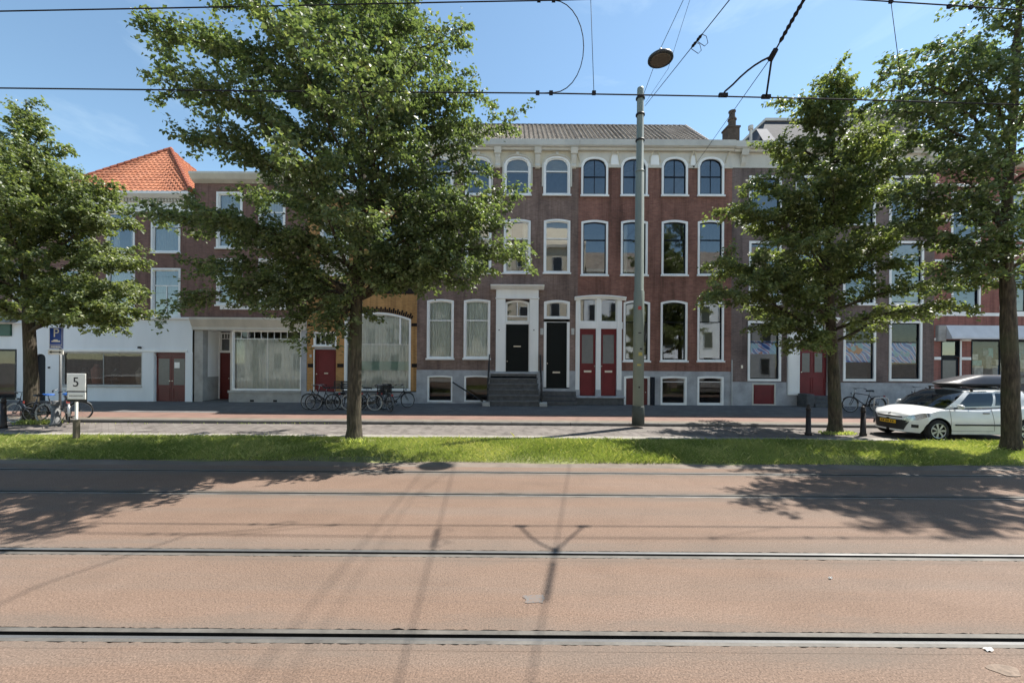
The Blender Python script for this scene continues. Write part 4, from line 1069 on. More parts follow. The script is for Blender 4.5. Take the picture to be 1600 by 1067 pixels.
MB().box(bx0-.05, bx0-.001, YF+.16, YF+1.15, PZ(610, 415), zf0-.003).build('porch_glass_side', WHITE, h)
MB().bbox(PX(471.5, 570), PX(479.5, 570), YF-.05, YF+.3, zg, zf0, .012).build('pier', STONE, h)
d0, d1 = PX(338, 570)*1.0, PX(366, 570)
sc = (YF+1.15)/YF
r = (PX(344.5, 570)*sc, PX(361, 570)*sc, zg+.02, PZ(551, 350, YF+1.15))
door_leaf(h, r, RED2, YF+1.12, [(.1, .9, .05, .4), (.1, .9, .5, .93)], knob=(.9, .45), glassp=None)
window(h, (r[0], r[1], r[3]+.06, PZ(520, 350, YF+1.15)), 0, fw=.03, sw=.03, transom=.7, topgrid=3, sill=False, Y=YF+1.08)
MB().box(r[0]-.3, r[0]-.002, YF+1.08, YF+1.19, zg, zf0-.003).box(r[0], r[1], YF+1.08, YF+1.19, r[3]+.001, r[3]+.058).box(r[1]+.002, r[1]+.4, YF+1.08, YF+1.19, zg, zf0-.003).build('porch_back_wall', WHITE, h)
MB().box(a[0], bx0, YF-.02, YF+1.19, zg-.04, zg+.04).build('porch_floor', BLUESTONE, h)
px_ = (PX(356, 577))*sc
for px, py in ((395, 629), (431, 629)):
    q = RECT(px-3, px+3, 626.5, 630); MB().box(q[0], q[1], YF-.07, YF-.061, zg+.02, zg+.12).build('air_vent', IRON, h)

# ================================================================== white shop with orange roof (75-303)
h, x0, x1 = house('corner_shop_house', 'house with orange tiled hip roof above white painted shop front', 75, 303)
zsh = PZ(497, 190); ztop = PZ(331, 190); zeave = PZ(303.5, 190)
cols = ((96, 141), (166, 211), (236, 282))
ups = [RECT(a, b, c, d) for a, b in cols for c, d in ((330.5, 395), (419, 494.5))]
wall(h, 'wall', BR_B1, x0, x1, zsh, ztop, [(*r, 0) for r in ups])
for i, r in enumerate(ups): window(h, r, 0, fw=.09, transom=.66, sw=.045, curtain='net' if i in (4, 5, 3) else 'open', grid=(2, 1) if i == 5 else (1, 1), sill=True)
MB().box(x0+.004, x1-.004, YF-.05, YF+.24, ztop, zeave-.25).build('cornice_frieze', WHITE, h)
for k in range(48):
    xx = x0+.1+(x1-x0-.2)*k/47
    MB().box(xx-.035, xx+.035, YF-.16, YF-.051, zeave-.40, zeave-.27).build('dentil', CREAM2, h)
MB().prism_x([(YF-.2, zeave-.249), (YF-.42, zeave-.12), (YF-.42, zeave), (YF+.2, zeave), (YF+.2, zeave-.249)], x0-.05, x1-.004).build('eave_gutter', WHITE, h)
xm = (x0+x1)/2; ya = 22.9; za = PZ(235, 267, 22.9)
e0, e1, ap = (x0-.05, YF-.2, zeave+.02), (x1, YF-.2, zeave+.02), (PW(267, 235, 22.9)[0], ya, za)
# hip roof: front face with tiles, sides, back
tile_sheet(e0, e1, (ap[0]-.03, ap[1], ap[2]), (ap[0]+.03, ap[1], ap[2]), TILE_ORANGE, h, .25)
b0, b1 = (x0-.05, 26.0, zeave+.02), (x1, 26.0, zeave+.02)
tile_sheet(e1, b1, ap, (ap[0], ap[1]+.05, ap[2]), TILE_ORANGE, h, .25)
tile_sheet(b0, e0, (ap[0], ap[1]+.05, ap[2]), ap, TILE_ORANGE, h, .25)
MB().poly([b1, b0, ap]).build('roof_deck', TILE_RIDGE2, h)
ridge(h, Vector(e0)+Vector((0, 0, .06)), Vector(ap)+Vector((0, 0, .08)), TILE_RIDGE2, .10)
ridge(h, Vector(e1)+Vector((0, 0, .06)), Vector(ap)+Vector((0, 0, .08)), TILE_RIDGE2, .10)
shell(h, x0, x1, zg, zeave, [zsh, PZ(407, 190)])
swin = RECT(98, 224, 550, 603); sdoor = RECT(243.5, 291, 549.5, 627.5)
holes = [(*swin, 0), (*sdoor, 0)]
wall(h, 'shop_front', WHITEWALL, x0, x1, zg-.02, zsh-.06, holes, YF-.06)
MB().bbox(x0+.004, x1-.004, YF-.16, YF+.02, zsh-.06, zsh+.05, .02).build('shop_ledge', WHITE, h)
MB().bbox(PX(95), PX(296), YF-.12, YF-.061, PZ(550, 190), PZ(546, 190), .01).build('shop_lintel', WHITE, h)
for a, b2 in ((224.5, 243), (291.5, 302.5)):
    MB().bbox(PX(a, 590), PX(b2, 590), YF-.10, YF-.061, zg, PZ(550.4, 240), .012).build('pilaster', WHITEWALL, h)
W = window(h, swin, 0, fw=.05, sw=.03, transom=None, grid=(2, 1), sill=True, gl=GLASS2, frame=GREYPLATE, sash=GREYPLATE, Y=YF-.04)
for k, (px, py, c_) in enumerate(((110, 590, (.04, .04, .05)), (128, 585, (.3, .12, .1)), (160, 592, (.06, .06, .07)), (200, 590, (.4, .35, .3)))):
    xx, zz = PW(px, py)
    MB().lathe([(.16, zg+.8), (.2, zz-.1), (.22, zz+.25), (.1, zz+.4), (.09, zz+.5)], 10, (xx, YF+.7)).build('display_item', mat('display_item_%s' % 'abcd'[k], c_, .5, .2), h)
xa, xb = sdoor[0], sdoor[1]; xmid = (xa+xb)/2
MB().box(xa, xb, YF+.02, YF+.12, PZ(556, 267), sdoor[3]).build('door_head', RED2, h)
for a, b2, k in ((xa, xmid-.006, .92), (xmid+.006, xb, .08)):
    door_leaf(h, (a, b2, zg+.01, PZ(556.2, 267)), RED2, YF+.04, [(.1, .9, .04, .3)], knob=(k, .45), glassp=[(.14, .86, .36, .94)])
a = RECT(272, 280, 566, 575); MB().box(a[0], a[1], YF+.02, YF+.03, a[2], a[3]).build('door_notice', WHITE, h)
xx, zz = PW(221, 543); MB().bbox(xx-.06, xx+.06, YF-.16, YF-.061, zz-.05, zz+.05, .01).build('alarm_box', IRON, h)

# ================================================================== leftmost shop (-)
h, x0, x1 = house('brick_house', 'brick house with pale shop pillars and open glass front at far left', -260, 75)
ztop = PZ(300, 0); zs = PZ(500, 0)
cols = ((-180, -135), (-110, -65), (-45, 0), (20, 62))
ups = [RECT(a, b, c, d) for a, b in cols for c, d in ((330, 395), (415, 482))]
wall(h, 'wall', BR_PURPLE, x0, x1, zs, ztop, [(*r, 0) for r in ups])
for r in ups: window(h, r, 0, fw=.09, transom=.66, curtain='net')
shop = RECT(-120, 27, 545, 640); ar = RECT(55.5, 72, 553, 626)
wall(h, 'shop_front', WHITEWALL, x0, x1, zg-.02, zs, [(shop[0], shop[1], zg+.02, shop[3]), (*ar, .2)], YF-.03)
shell(h, x0, x1, zg, ztop, [zs, PZ(405, 0)])
MB().prism_x([(YF-.2, ztop-.3), (YF-.4, ztop), (YF+.1, ztop), (YF+.1, ztop-.3)], x0, x1-.004).build('cornice', WHITE, h)
MB().prism_x([(YF-.5, zs-.16), (YF-.5, zs-.08), (YF-.032, zs+.3), (YF-.032, zs-.1)], x0+.3, PX(28, 490)).build('grey_awning', mat('grey_green_awning', (.25, .28, .27), .8, .1), h)
MB().bbox(x0+.3, PX(42, 500), YF-.14, YF-.031, zs-.2, zs-.12, .02).build('ledge', WHITE, h)
r = RECT(-20, 20, 505, 525); MB().bbox(r[0], r[1], YF-.1, YF-.031, r[2], r[3], .02).build('green_shop_sign', mat('dark_green_sign', (.02, .09, .06), .4, .2), h)
o = window(h, (shop[0], shop[1], zg+.02, shop[3]), 0, fw=.06, sw=.04, transom=None, grid=(4, 1), sill=False, frame=IRON, sash=IRON, gl=GLASS2, Y=YF-.03)
for zz, hh, m_ in ((zg+.3, .1, WHITE), (zg+.75, .1, BRASS), (zg+1.15, .12, WHITE), (zg+1.6, .35, goods[3]), (zg+2.2, .12, WHITE)):
    MB().bbox(PX(5, 600), PX(26, 600), YF+.5, YF+.9, zz, zz+hh, .02).build('shelf_goods', m_, h)
mb = MB().prism_y(outline(ar[0]+.002, ar[1]-.002, ar[2], arcz(ar[0], ar[1], ar[3], .2)), YF+.06, YF+.12); mb.build('arched_door', NAVY, h)
a = RECT(76.3, 81.5, 573, 576); a = PW(79, 574); MB().bbox(a[0]-.05, a[0]+.05, YF-.09, YF-.061, a[1]-.04, a[1]+.04).build('number_plate', IRON, h)

# ================================================================== buildings across the street (mirrored in the panes)
BE = mat('lightened_beige_render', (0.68, 0.61, 0.48), .85, .08, 1.0, streak=True)  # beige lightened so this wall bounces more sunlight onto the fronts opposite
YO = -13.0
for (xa, xb, hz, m_, lab) in ((-34, -14, 13.5, CREAM2, 'cream painted house row across the street, mirrored in the left shop windows'),
                              (-13.9, 9.5, 17.5, BE, 'beige block across the street mirrored in the middle upper windows'),
                              (9.6, 34, 14.0, WHITEWALL, 'white painted house row across the street, mirrored in the right windows')):
    t = thing('opposite_building', lab, 'building', ((xa+xb)/2, YO-4, PAVE))
    hs = []
    nx = int((xb-xa)/2.3)
    for i in range(nx):
        for j in range(int(hz/3.4)):
            cx = xa+(i+.5)*(xb-xa)/nx; hs.append((cx-.5, cx+.5, PAVE+.9+3.3*j, PAVE+2.9+3.3*j))
    mb = MB().box(xa, xb, YO-8, YO, PAVE-.1, hz); mb.build('wall', m_, t)
    for q in hs:
        w_ = ring(MB(), [(q[0]-.1, q[2]-.1), (q[1]+.1, q[2]-.1), (q[1]+.1, q[3]+.1), (q[0]-.1, q[3]+.1)], [(q[0], q[2]), (q[1], q[2]), (q[1], q[3]), (q[0], q[3])], YO+.002, YO+.06).build('window', WHITE, t)
        MB().box(q[0], q[1], YO+.003, YO+.02, q[2], q[3]).build('pane', mat('dark_far_pane', (.03, .035, .045), .08, .05), w_)
    MB().box(xa, xb, YO-8, YO+.35, hz, hz+.35).build('cornice', CREAM2, t)
    rr = MB().quad((xa, YO+.3, hz+.35), (xb, YO+.3, hz+.35), (xb, YO-3, hz+3.4), (xa, YO-3, hz+3.4)).quad((xa, YO-3, hz+3.4), (xb, YO-3, hz+3.4), (xb, YO-8, hz+.35), (xa, YO-8, hz+.35)).build('roof', TILE_DARK if m_ is not BE else BE, t)
strip('opposite_pavement', YO, -3.6, 0.05, mat('pale_bounce_paving', (.45, .43, .40), .85, .12))  # unseen paving, made pale to bounce fill light onto the house fronts
# ------------------------------------------------------------------ trees
def bark_mat():
    m, n, l, b = nodes('linden_bark'); 
    f = noise(n, l, pos(n, l, (9, 9, 1.6)), 2.4, 6, .65)
    c = ramp(n, l, f, [(0.32, (0.016, 0.013, 0.009)), (0.52, (0.060, 0.048, 0.032)), (0.72, (0.125, 0.105, 0.072))])
    g = noise(n, l, pos(n, l), 1.3, 4)
    c = mixc(n, l, ramp(n, l, g, [(0.5, (0,)*3), (0.7, (.5,)*3)]), c, (0.075, 0.085, 0.04))
    l.new(c, b.inputs['Base Color']); b.inputs['Roughness'].default_value = .9; bump(n, l, b, f, .8, .03)
    return m
BARK = bark_mat()
LEAF = leaf_mat('linden_leaves', (0.058, 0.088, 0.042), (0.165, 0.205, 0.098), 0.44, 0.40, (0.24, 0.25, 0.09))
LEAF2 = leaf_mat('light_linden_leaves', (0.072, 0.102, 0.044), (0.205, 0.238, 0.105), 0.44, 0.42, (0.28, 0.27, 0.09))
def tree(label, base, H, clear, prof, nl, tips, leafN, r0, seed, lean=(0, 0), leafm=LEAF, lsize=0.062, droop=0.55, fork=None, yaw0=0.0, elev0=None):
    rg = random.Random(seed); rs = np.random.RandomState(seed)
    t = thing('linden_tree', label, 'tree', (base[0], base[1], base[2]), 'linden trees along the street')
    bx, by, bz = base
    def trunk_pt(z):
        u = z/H
        return Vector((bx+lean[0]*u+.07*math.sin(u*7+seed)*u*2, by+lean[1]*u+.07*math.sin(u*6+seed*2)*u*2, bz+z))
    zs = [-.05, .05, .15, .35, .8, 1.4, 2.0, 2.6]+[2.6+(H-2.6)*k/16 for k in range(1, 17)]
    rad = []
    for z in zs:
        u = max(0, z)/H
        r = r0*(1-u)**0.85+.012
        if z < .4: r *= 1+.35*(1-z/.4)**2
        rad.append(r)
    mb = MB().tube([trunk_pt(z) for z in zs], rad, 12)
    # burr wobble
    mb.v = [(x+rg.gauss(0, .010), y+rg.gauss(0, .010), z+rg.gauss(0, .01)) for x, y, z in mb.v]
    mb.build('trunk', BARK, t, True)
    limbs = []
    ga = 2.39996
    for i in range(nl):
        u = ((i+.5)/nl)**1.0
        z0 = clear+(H*.97-clear)*u
        az = yaw0+i*ga+rg.uniform(-.3, .3)
        L = prof(u)*rg.uniform(.78, 1.08)
        el = (elev0(u) if elev0 else R(28+38*u))+rg.uniform(-.12, .12)
        p = trunk_pt(z0); d = Vector((math.cos(az)*math.cos(el), math.sin(az)*math.cos(el), math.sin(el)))
        pts = [p.copy()]; n = 9
        for k in range(n):
            f = (k+1)/n
            d = d+Vector((rg.gauss(0, .10), rg.gauss(0, .10), rg.gauss(0, .05)-droop*.20*(1-u*.8)*(f**1.2)*1.6/1.0*.7))
            d.normalize(); p = p+d*(L/n*1.12); pts.append(p.copy())
        limbs.append((pts, L, r0*.36*(1-u*.75)))
    for (tx, ty, tz) in tips:
        tgt = Vector((tx, ty, tz)); hd = math.hypot(tx-bx, ty-by)
        z0 = max(clear, min(H*.9, tz-bz-.42*hd)); p0 = trunk_pt(z0)
        tgt = p0.lerp(tgt, .93); c = p0.lerp(tgt, .5)+Vector((0, 0, .22*hd))
        pts = []
        for k in range(11):
            f = k/10; pts.append(p0.lerp(c, f).lerp(c.lerp(tgt, f), f)+Vector((rg.gauss(0, .04), rg.gauss(0, .04), rg.gauss(0, .03))))
        limbs.append((pts, (tgt-p0).length, r0*.30))
    mbl = MB(); segs = []
    for pts, L, r in limbs:
        n = len(pts)
        mbl.tube(pts, [max(.006, r*(1-k/(n-1))**.9) for k in range(n)], 6, False)
        cum = L/(n-1)
        s = .16*L; side = rg.choice((-1, 1))
        while s < L:
            f = s/L; k = min(n-2, int(f*(n-1))); q = f*(n-1)-k
            p = pts[k].lerp(pts[k+1], q); d = (pts[k+1]-pts[k]).normalized()
            sl = (0.35+.30*L*(1-.72*f))*rg.uniform(.6, 1.1); sl = min(sl, 1.5)
            ang = side*R(rg.uniform(32, 68)); side = -side
            hd = Vector((d.x*math.cos(ang)-d.y*math.sin(ang), d.x*math.sin(ang)+d.y*math.cos(ang), d.z*.5+rg.uniform(-.30, .60)))
            hd.normalize()
            sp = [p]; m_ = 5
            for j in range(m_):
                hd = (hd+Vector((rg.gauss(0, .1), rg.gauss(0, .1), rg.gauss(0, .06)-.07*droop))).normalized(); sp.append(sp[-1]+hd*sl/m_)
            mbl.tube(sp, [max(.003, .012*(1-j/m_)) for j in range(m_+1)], 4, False)
            for a, b2 in zip(sp, sp[1:]): segs.append((a, b2, 1.0))
            # twigs
            ts = .25
            while ts < 1:
                j = min(m_-1, int(ts*m_)); q2 = sp[j].lerp(sp[j+1], ts*m_-j); dd = (sp[j+1]-sp[j]).normalized()
                an = rg.choice((-1, 1))*R(rg.uniform(30, 70))
                td = Vector((dd.x*math.cos(an)-dd.y*math.sin(an), dd.x*math.sin(an)+dd.y*math.cos(an), dd.z*.4+rg.uniform(-.6, .75))).normalized()
                tl = rg.uniform(.16, .42)
                segs.append((q2, q2+td*tl, 1.15)); ts += .13/max(.4, sl)+.08
            s += rg.uniform(.16, .26)
        for k in range(int(n*.55), n-1): segs.append((pts[k], pts[k+1], .9))
    mbl.build('limbs', BARK, t, True)
    A = np.array([list(a) for a, b2, w in segs]); B = np.array([list(b2) for a, b2, w in segs]); Wt = np.array([w for _, _, w in segs])*np.linalg.norm(B-A, axis=1)
    idx = rs.choice(len(segs), leafN, p=Wt/Wt.sum())
    tt = rs.uniform(0, 1.08, leafN)[:, None]
    P = A[idx]*(1-tt)+B[idx]*tt+rs.normal(0, 1, (leafN, 3))*np.array([.06, .06, .055])
    D = B[idx]-A[idx]; D /= np.linalg.norm(D, axis=1, keepdims=True)
    az = np.arctan2(D[:, 1], D[:, 0])+rs.normal(0, .9, leafN)
    dr = rs.normal(-.35, .42, leafN)
    dirv = np.stack([np.cos(az)*np.cos(dr), np.sin(az)*np.cos(dr), np.sin(dr)], 1)
    up = np.stack([rs.normal(0, .6, leafN), rs.normal(0, .6, leafN), np.ones(leafN)], 1)
    sd_ = np.cross(dirv, up); sd_ /= np.linalg.norm(sd_, axis=1, keepdims=True)
    nm = np.cross(sd_, dirv)
    s = lsize*rs.uniform(.65, 1.25, leafN)[:, None]
    b0 = P; b1 = P+dirv*s*.55-nm*s*.0
    V = np.stack([b0, b0+dirv*s*.62+sd_*s*.82+nm*s*.16, b0+dirv*s*1.9-nm*s*.22, b0+dirv*s*.62-sd_*s*.82+nm*s*.16], 1)
    V = V.reshape(-1, 3)
    F = np.arange(4*leafN).reshape(-1, 4)
    F = np.concatenate([F[:, [0, 1, 2]], F[:, [0, 2, 3]]], 0)
    cl = 0.5+0.5*np.sin(P[:, 0]*2.1+seed)*np.sin(P[:, 1]*2.3)*np.sin(P[:, 2]*2.7+1)
    tint = np.clip(.26+.30*cl+rs.normal(0, .2, leafN), 0, .78)
    yel = rs.uniform(0, 1, leafN) < .025; tint = np.where(yel, rs.uniform(.8, 1, leafN), tint)
    o = fast_mesh('crown', V, F, leafm, t, np.repeat(tint, 4)); o['kind'] = 'stuff'
    return t
def P3(px, py, Y):
    x, z = PW(px, py, Y); return (x, Y, z)
xb, yb = GND(553, 693)
tree('tall dark linden tree on the grass verge left of centre', (xb, yb, .03), 12.1, 3.65,
     lambda u: 4.1*min(1, .82+u*1.1)*(1 if u < .28 else max(.2, 1-(u-.28)*1.05)), 44,
     [P3(208, 32, 9.2), P3(305, 58, 9.6), P3(235, 130, 9.4), P3(285, 212, 10.0), P3(212, 330, 10.4), P3(262, 480, 10.2), P3(300, 425, 10.6), P3(835, 385, 9.9), P3(818, 300, 10.3), P3(760, 142, 10.2), P3(735, 55, 10.4),
      P3(735, 190, 10.8), P3(720, 440, 10.0), P3(480, 528, 9.8), P3(440, 515, 10.4), P3(510, 532, 10.3), P3(400, 485, 10.2), P3(350, 478, 10.6), P3(650, 440, 9.6), P3(470, 20, 9.0), P3(640, 20, 9.4), P3(330, 330, 9.0), P3(775, 255, 10.3), P3(785, 335, 9.8), P3(700, 385, 9.5), P3(690, 300, 9.4), P3(760, 420, 10.4), P3(560, 330, 7.9), P3(480, 250, 8.0), P3(620, 200, 8.2)],
     112000, .175, 4, (.15, .1), LEAF, .051, .66)
xb, yb = GND(1580, 706)
tree('slender linden tree on the grass verge at right in front of the car', (xb, yb, .03), 13.0, 4.3,
     lambda u: 2.15*min(1, .5+u*1.2)*(1 if u < .6 else max(.25, 1-(u-.6)*1.4)), 20,
     [P3(1367, 98, 9.3), P3(1425, 75, 9.6), P3(1392, 160, 9.4), P3(1445, 250, 9.4), P3(1400, 300, 10), P3(1480, 100, 9.3), P3(1460, 440, 9.8), P3(1490, 395, 9.9), P3(1430, 360, 10.2), P3(1520, 300, 9.4), P3(1560, 350, 9.0), P3(1700, 200, 10), P3(1680, 420, 10.3)],
     28000, .165, 9, (.0, .1), LEAF, .052, .5)
xb, yb = GND(1305, 676, 0)
tree('pointed linden tree between two bollards in front of the red panelled door', (xb, yb, -.02), 11.2, 2.7,
     lambda u: 3.5*min(1, .80+u*1.5)*(1 if u < .15 else max(.12, 1-(u-.15)*1.06)), 42,
     [P3(1095, 455, 11.8), P3(1100, 405, 12.2), P3(1125, 320, 12.3), P3(1160, 285, 12.5), P3(1200, 218, 12.6), P3(1452, 350, 12.2), P3(1440, 290, 12.4), P3(1420, 410, 12.0), P3(1380, 225, 12.6), P3(1320, 135, 12.5), P3(1230, 150, 12.5), P3(1180, 520, 12.0), P3(1245, 545, 11.7)],
     76000, .17, 15, (-.35, 0), LEAF2, .052, .55)
xb, yb = GND(50, 659, 0)
tree('leafy linden tree above parked blue saddled bicycles at far left', (xb, yb, -.02), 11.0, 3.0,
     lambda u: 3.2*min(1, .82+u*1.5)*(1 if u < .2 else max(.08, 1-(u-.2)*1.2)), 40,
     [P3(214, 400, 13.0), P3(200, 345, 13.2), P3(175, 320, 13.2), P3(212, 455, 12.8), P3(182, 512, 12.4), P3(168, 285, 13.2), P3(100, 265, 13.3), P3(200, 480, 12.5), P3(-130, 400, 13), P3(-100, 300, 13)],
     72000, .19, 23, (-.3, 0), LEAF2, .054, .6)
# ------------------------------------------------------------------ tram pole, wires, lamp
POLEM = mat('grey_green_pole_paint', (0.20, 0.235, 0.205), .5, .14, 2.0, streak=True)
xp, yp = GND(997, 663, PAVE)
zt = CAMH+(565-138+1.4)*yp/FPX
t = thing('tram_pole', 'tall grey green tram pole with dark base standing at the kerb', 'pole', (xp, yp, PAVE))
zk = CAMH+(565-455)*yp/FPX; zk2 = CAMH+(565-268)*yp/FPX
z0 = PAVE+.62
MB().lathe([(.178, z0), (.172, zk), (.150, zk+.03), (.142, zk2), (.122, zk2+.03), (.108, zt-.05), (.10, zt)], 16, (xp, yp)).build('shaft', POLEM, t, True)
MB().lathe([(.205, PAVE-.02), (.20, z0-.04), (.185, z0), (.17, z0+.002)], 16, (xp, yp)).build('base', mat('pole_base_paint', (.055, .065, .06), .6, .2, 3), t, True)
for zz in (zk+.01, zk2+.01, zt-.9, zt-.35, zt-1.75): MB().lathe([(.10, zz-.03), (.186 if zz < 4 else .165 if zz < 8 else .15, zz-.02), (.186 if zz < 4 else .165 if zz < 8 else .15, zz+.03), (.10, zz+.04)], 16, (xp, yp)).build('clamp_band', POLEM if zz < 9 else IRON, t, True)
STICK = mat('faded_sticker', (.45, .38, .12), .6, .25, 20)
for (px, py, w, hh, m_) in ((1000, 481, .11, .11, goods[3]), (1001, 553, .13, .12, STICK), (999, 570, .13, .06, STICK), (1000, 520, .1, .03, IRON), (1002, 545, .09, .05, IRON), (999, 605, .05, .05, IRON)):
    xx, zz = PW(px, py, yp-.19); mb = MB(); n = 6; rr = .181
    pts = []
    for i in range(n+1):
        a = math.asin(max(-1, min(1, (xx-xp)/rr)))+(i/n-.5)*w/rr
        for q in (-1, 1): pts.append((xp+rr*math.sin(a), yp-rr*math.cos(a), zz+q*hh/2))
    mb.grid(pts, n+1, 2).build('sticker', m_, t)
mb = MB().tube([(xp+.19, yp-.05, PZ(535, 1005, yp)), (xp+.21, yp-.05, PZ(505, 1005, yp))], .03, 8); mb.build('junction_box', IRON, t)
WIREM = mat('dark_copper_wire', (.022, .022, .026), .85, .1, spec=.1)
def wire(label, pts, r=.008, cat='wire', name='overhead_wire', group='overhead wires', sag=0.0):
    P = []
    for a, b2 in zip(pts, pts[1:]):
        a, b2 = Vector(a), Vector(b2); n = max(2, int((b2-a).length/1.2))
        for k in range(n):
            f = k/n; P.append(a.lerp(b2, f)-Vector((0, 0, sag*4*f*(1-f))))
    P.append(Vector(pts[-1]))
    return solo(name, MB().tube(P, r, 6), WIREM, label, cat, group, loc=tuple(P[0]), smooth=True)
YC, YM = 7.7, 8.05
Lc = lambda px, py: P3(px, py, YC)
contact = [(-40, YC-.1, PW(-30, 137, YC)[1]+.12), Lc(0, 138), Lc(400, 142.5), Lc(850, 146), Lc(1130, 151), Lc(1330, 156), Lc(1600, 164), (40, YC, PW(1600, 164, YC)[1]-.1)]
wire('lower dark tram contact wire crossing the whole sky', contact, .0125)
mess = [(-40, YM, PW(0, 18, YM)[1]-.2), P3(0, 18, YM), P3(370, 11, YM), P3(700, 4, YM), P3(860, 1, YM), P3(1100, -6, YM), P3(1330, -1, YM), P3(1392, 3, YM), P3(1520, 11, YM), P3(1620, 18, YM), (40, YM, PW(1620, 18, YM)[1]-1.2)]
wire('upper carrier wire along the top edge of the picture', mess, .0125)
wire('thin dropper wire hanging between the two tram wires above the roof', [P3(923, 0, YM), P3(928, 147, YC)], .006, name='dropper_wire')
wire('slanting dropper wire above the right trees', [P3(1392, 3, YM), P3(1412, 158, YC)], .006, name='dropper_wire')
lp = [P3(840, 146, YC), P3(865, 145, YC)]+[P3(865+47*math.sin(a), 73+72*math.cos(a), YC+.15+.1*(1-math.cos(a))) for a in [math.pi*k/14 for k in range(1, 14)]]+[P3(865, 1, YM), P3(840, 1, YM)]
wire('curved jumper cable looping between the upper and lower wire', lp, .009, name='jumper_cable')
for px, py, Y_ in ((840, 146, YC), (861, 146, YC), (842, 1, YM), (865, 1, YM), (928, 146, YC), (1392, 3, YM), (1483, 11, YM), (1517, 12, YM)):
    c = P3(px, py, Y_); mb = MB().box(c[0]-.035, c[0]+.035, c[1]-.02, c[1]+.02, c[2]-.03, c[2]+.04)
    nm = {840: 'lower clamp at the left end of the curved jumper cable', 861: 'lower clamp where the jumper cable starts to curve', 842: 'upper clamp at the left end of the jumper cable', 865: 'upper clamp where the jumper cable curves down',
          928: 'small clamp at the foot of the vertical dropper wire', 1392: 'small clamp at the head of the slanting dropper wire', 1483: 'wire clamp left of a pair near the top right corner', 1517: 'wire clamp right of a pair near the top right corner'}[px]
    solo('wire_clamp', mb, WIREM, nm, 'clamp', 'clamps on the overhead wires')
# span wire from the facade with the Y shaped pull-off
J = Vector((4.47, 7.1, 7.47)); FA = Vector((PW(1083, 262)[0], YF-.1, PW(1083, 262)[1]))
d = Vector(P3(1256, 0, 6.2))-J; d.normalize()
F1, F2 = Vector(Lc(1130, 150)), Vector(Lc(1197, 152.5))
wire('long span wire from the red house wall to the Y shaped bracket', [FA, J], .0075, name='span_wire')
I0, I1 = J+d*.14, J+d*.95
wire('span wire leaving the insulator towards the top edge right of centre', [I1, I1+d*9], .0085, name='span_wire')
t = thing('wire_bracket', 'Y shaped tram wire bracket with two legs and dark insulator', 'bracket', tuple(J))
c1 = F1.lerp(J, .55)+Vector((-.02, 0, .18))
pts = [F1+Vector((0, 0, .02)), F1+Vector((.03, 0, .08))]+[F1.lerp(c1, f).lerp(c1.lerp(J, f), f) for f in (.2, .35, .5, .65, .8, .92, 1)]
MB().tube(pts, .017, 7).build('curved_leg', WIREM, t, True)
MB().tube([J, J.lerp(F2, .5), F2], .017, 7).build('straight_leg', WIREM, t, True)
for f in (F1, F2): MB().box(f.x-.08, f.x+.08, f.y-.025, f.y+.025, f.z-.02, f.z+.045).build('clamp_foot', WIREM, t)
MB().tube([J-d*.06, J+d*.12], [.05, .045], 8).build('joint', WIREM, t)
pts, rr = [], []
for k in range(13):
    pts.append(I0+d*(.12+.05*k)); rr.append(.034 if k % 2 else .02)
MB().tube([I0, I0+d*.13], .014, 6).build('link_rod', WIREM, t); MB().tube(pts, rr, 9).build('insulator', WIREM, t, True)
MB().tube([I0+d*.70, I1], [.02, .03], 7).build('end_fitting', WIREM, t)
# spans from the pole
Pt = Vector((xp+.1, yp-.1, zt-.35)); Q = Vector((3.4, 7.64, CAMH+(565-65+2)*7.64/FPX))
Pq = Vector((xp+.12, yp-.12, CAMH+(565-168)*yp/FPX))
dq = (Q-Pq).normalized()
wire('span wire from the pole to the small insulator above the roof', [Pq, Q-dq*.35], .008, name='span_wire')
wire('span wire rising from the small insulator to the top edge', [Q+dq*.35, Q+dq*9], .008, name='span_wire')
t = thing('wire_insulator', 'small stick insulator with two looped leads on the span wire by the pole', 'insulator', tuple(Q))
MB().tube([Q-dq*.36+dq*.06*k for k in range(13)], [.014, .02, .03, .02, .03, .02, .014, .02, .03, .02, .03, .02, .014], 8).build('rod', WIREM, t, True)
for sg in (-1, 1):
    c = Q+dq*(.22*sg)
    MB().tube([c-dq*.2, c+Vector((.09, 0, -.16)), c+Vector((.15, 0, -.10)), c+Vector((.12, 0, .02)), c+dq*.16], .006, 5).build('looped_lead', WIREM, t, True)
wire('feeder cable high above the tracks running to the upper tram wire', [(1.15, -6, 10.7), (1.1, 7.3, 10.5), (.95, YM, PW(870, 1, YM)[1])], .012, name='feeder_cable')
LP = Vector(P3(1032, 92, 12.0)); top = LP+Vector((0, 0, .30))
far = Vector((xp+.15, 0.2, zt-.1))
wire('span wire from the pole top up to the street lamp', [Vector((xp+.05, yp-.1, zt-.35)), top], .008, name='span_wire')
wire('span wire carrying the street lamp on towards the top edge', [top, Vector((top.x+.0, top.y-14, top.z+.1))], .008, name='span_wire')
wire('thin lamp cable running beside the lamp span wire', [Vector((xp+.14, yp-.12, zt-.55)), Vector(P3(1030, 108, 11.6))+Vector((.25, 0, .0)), Vector(P3(1078, 0, 10.0)), Vector(P3(1078, 0, 10.0))+Vector((.3, -9, .3))], .005, name='lamp_cable')
t = thing('street_lamp', 'round dark street lamp hanging from span wire above the pole', 'lamp', tuple(LP-Vector((0, 0, .06))))
LAMPM = mat('lamp_housing', (.035, .037, .04), .4, .1)
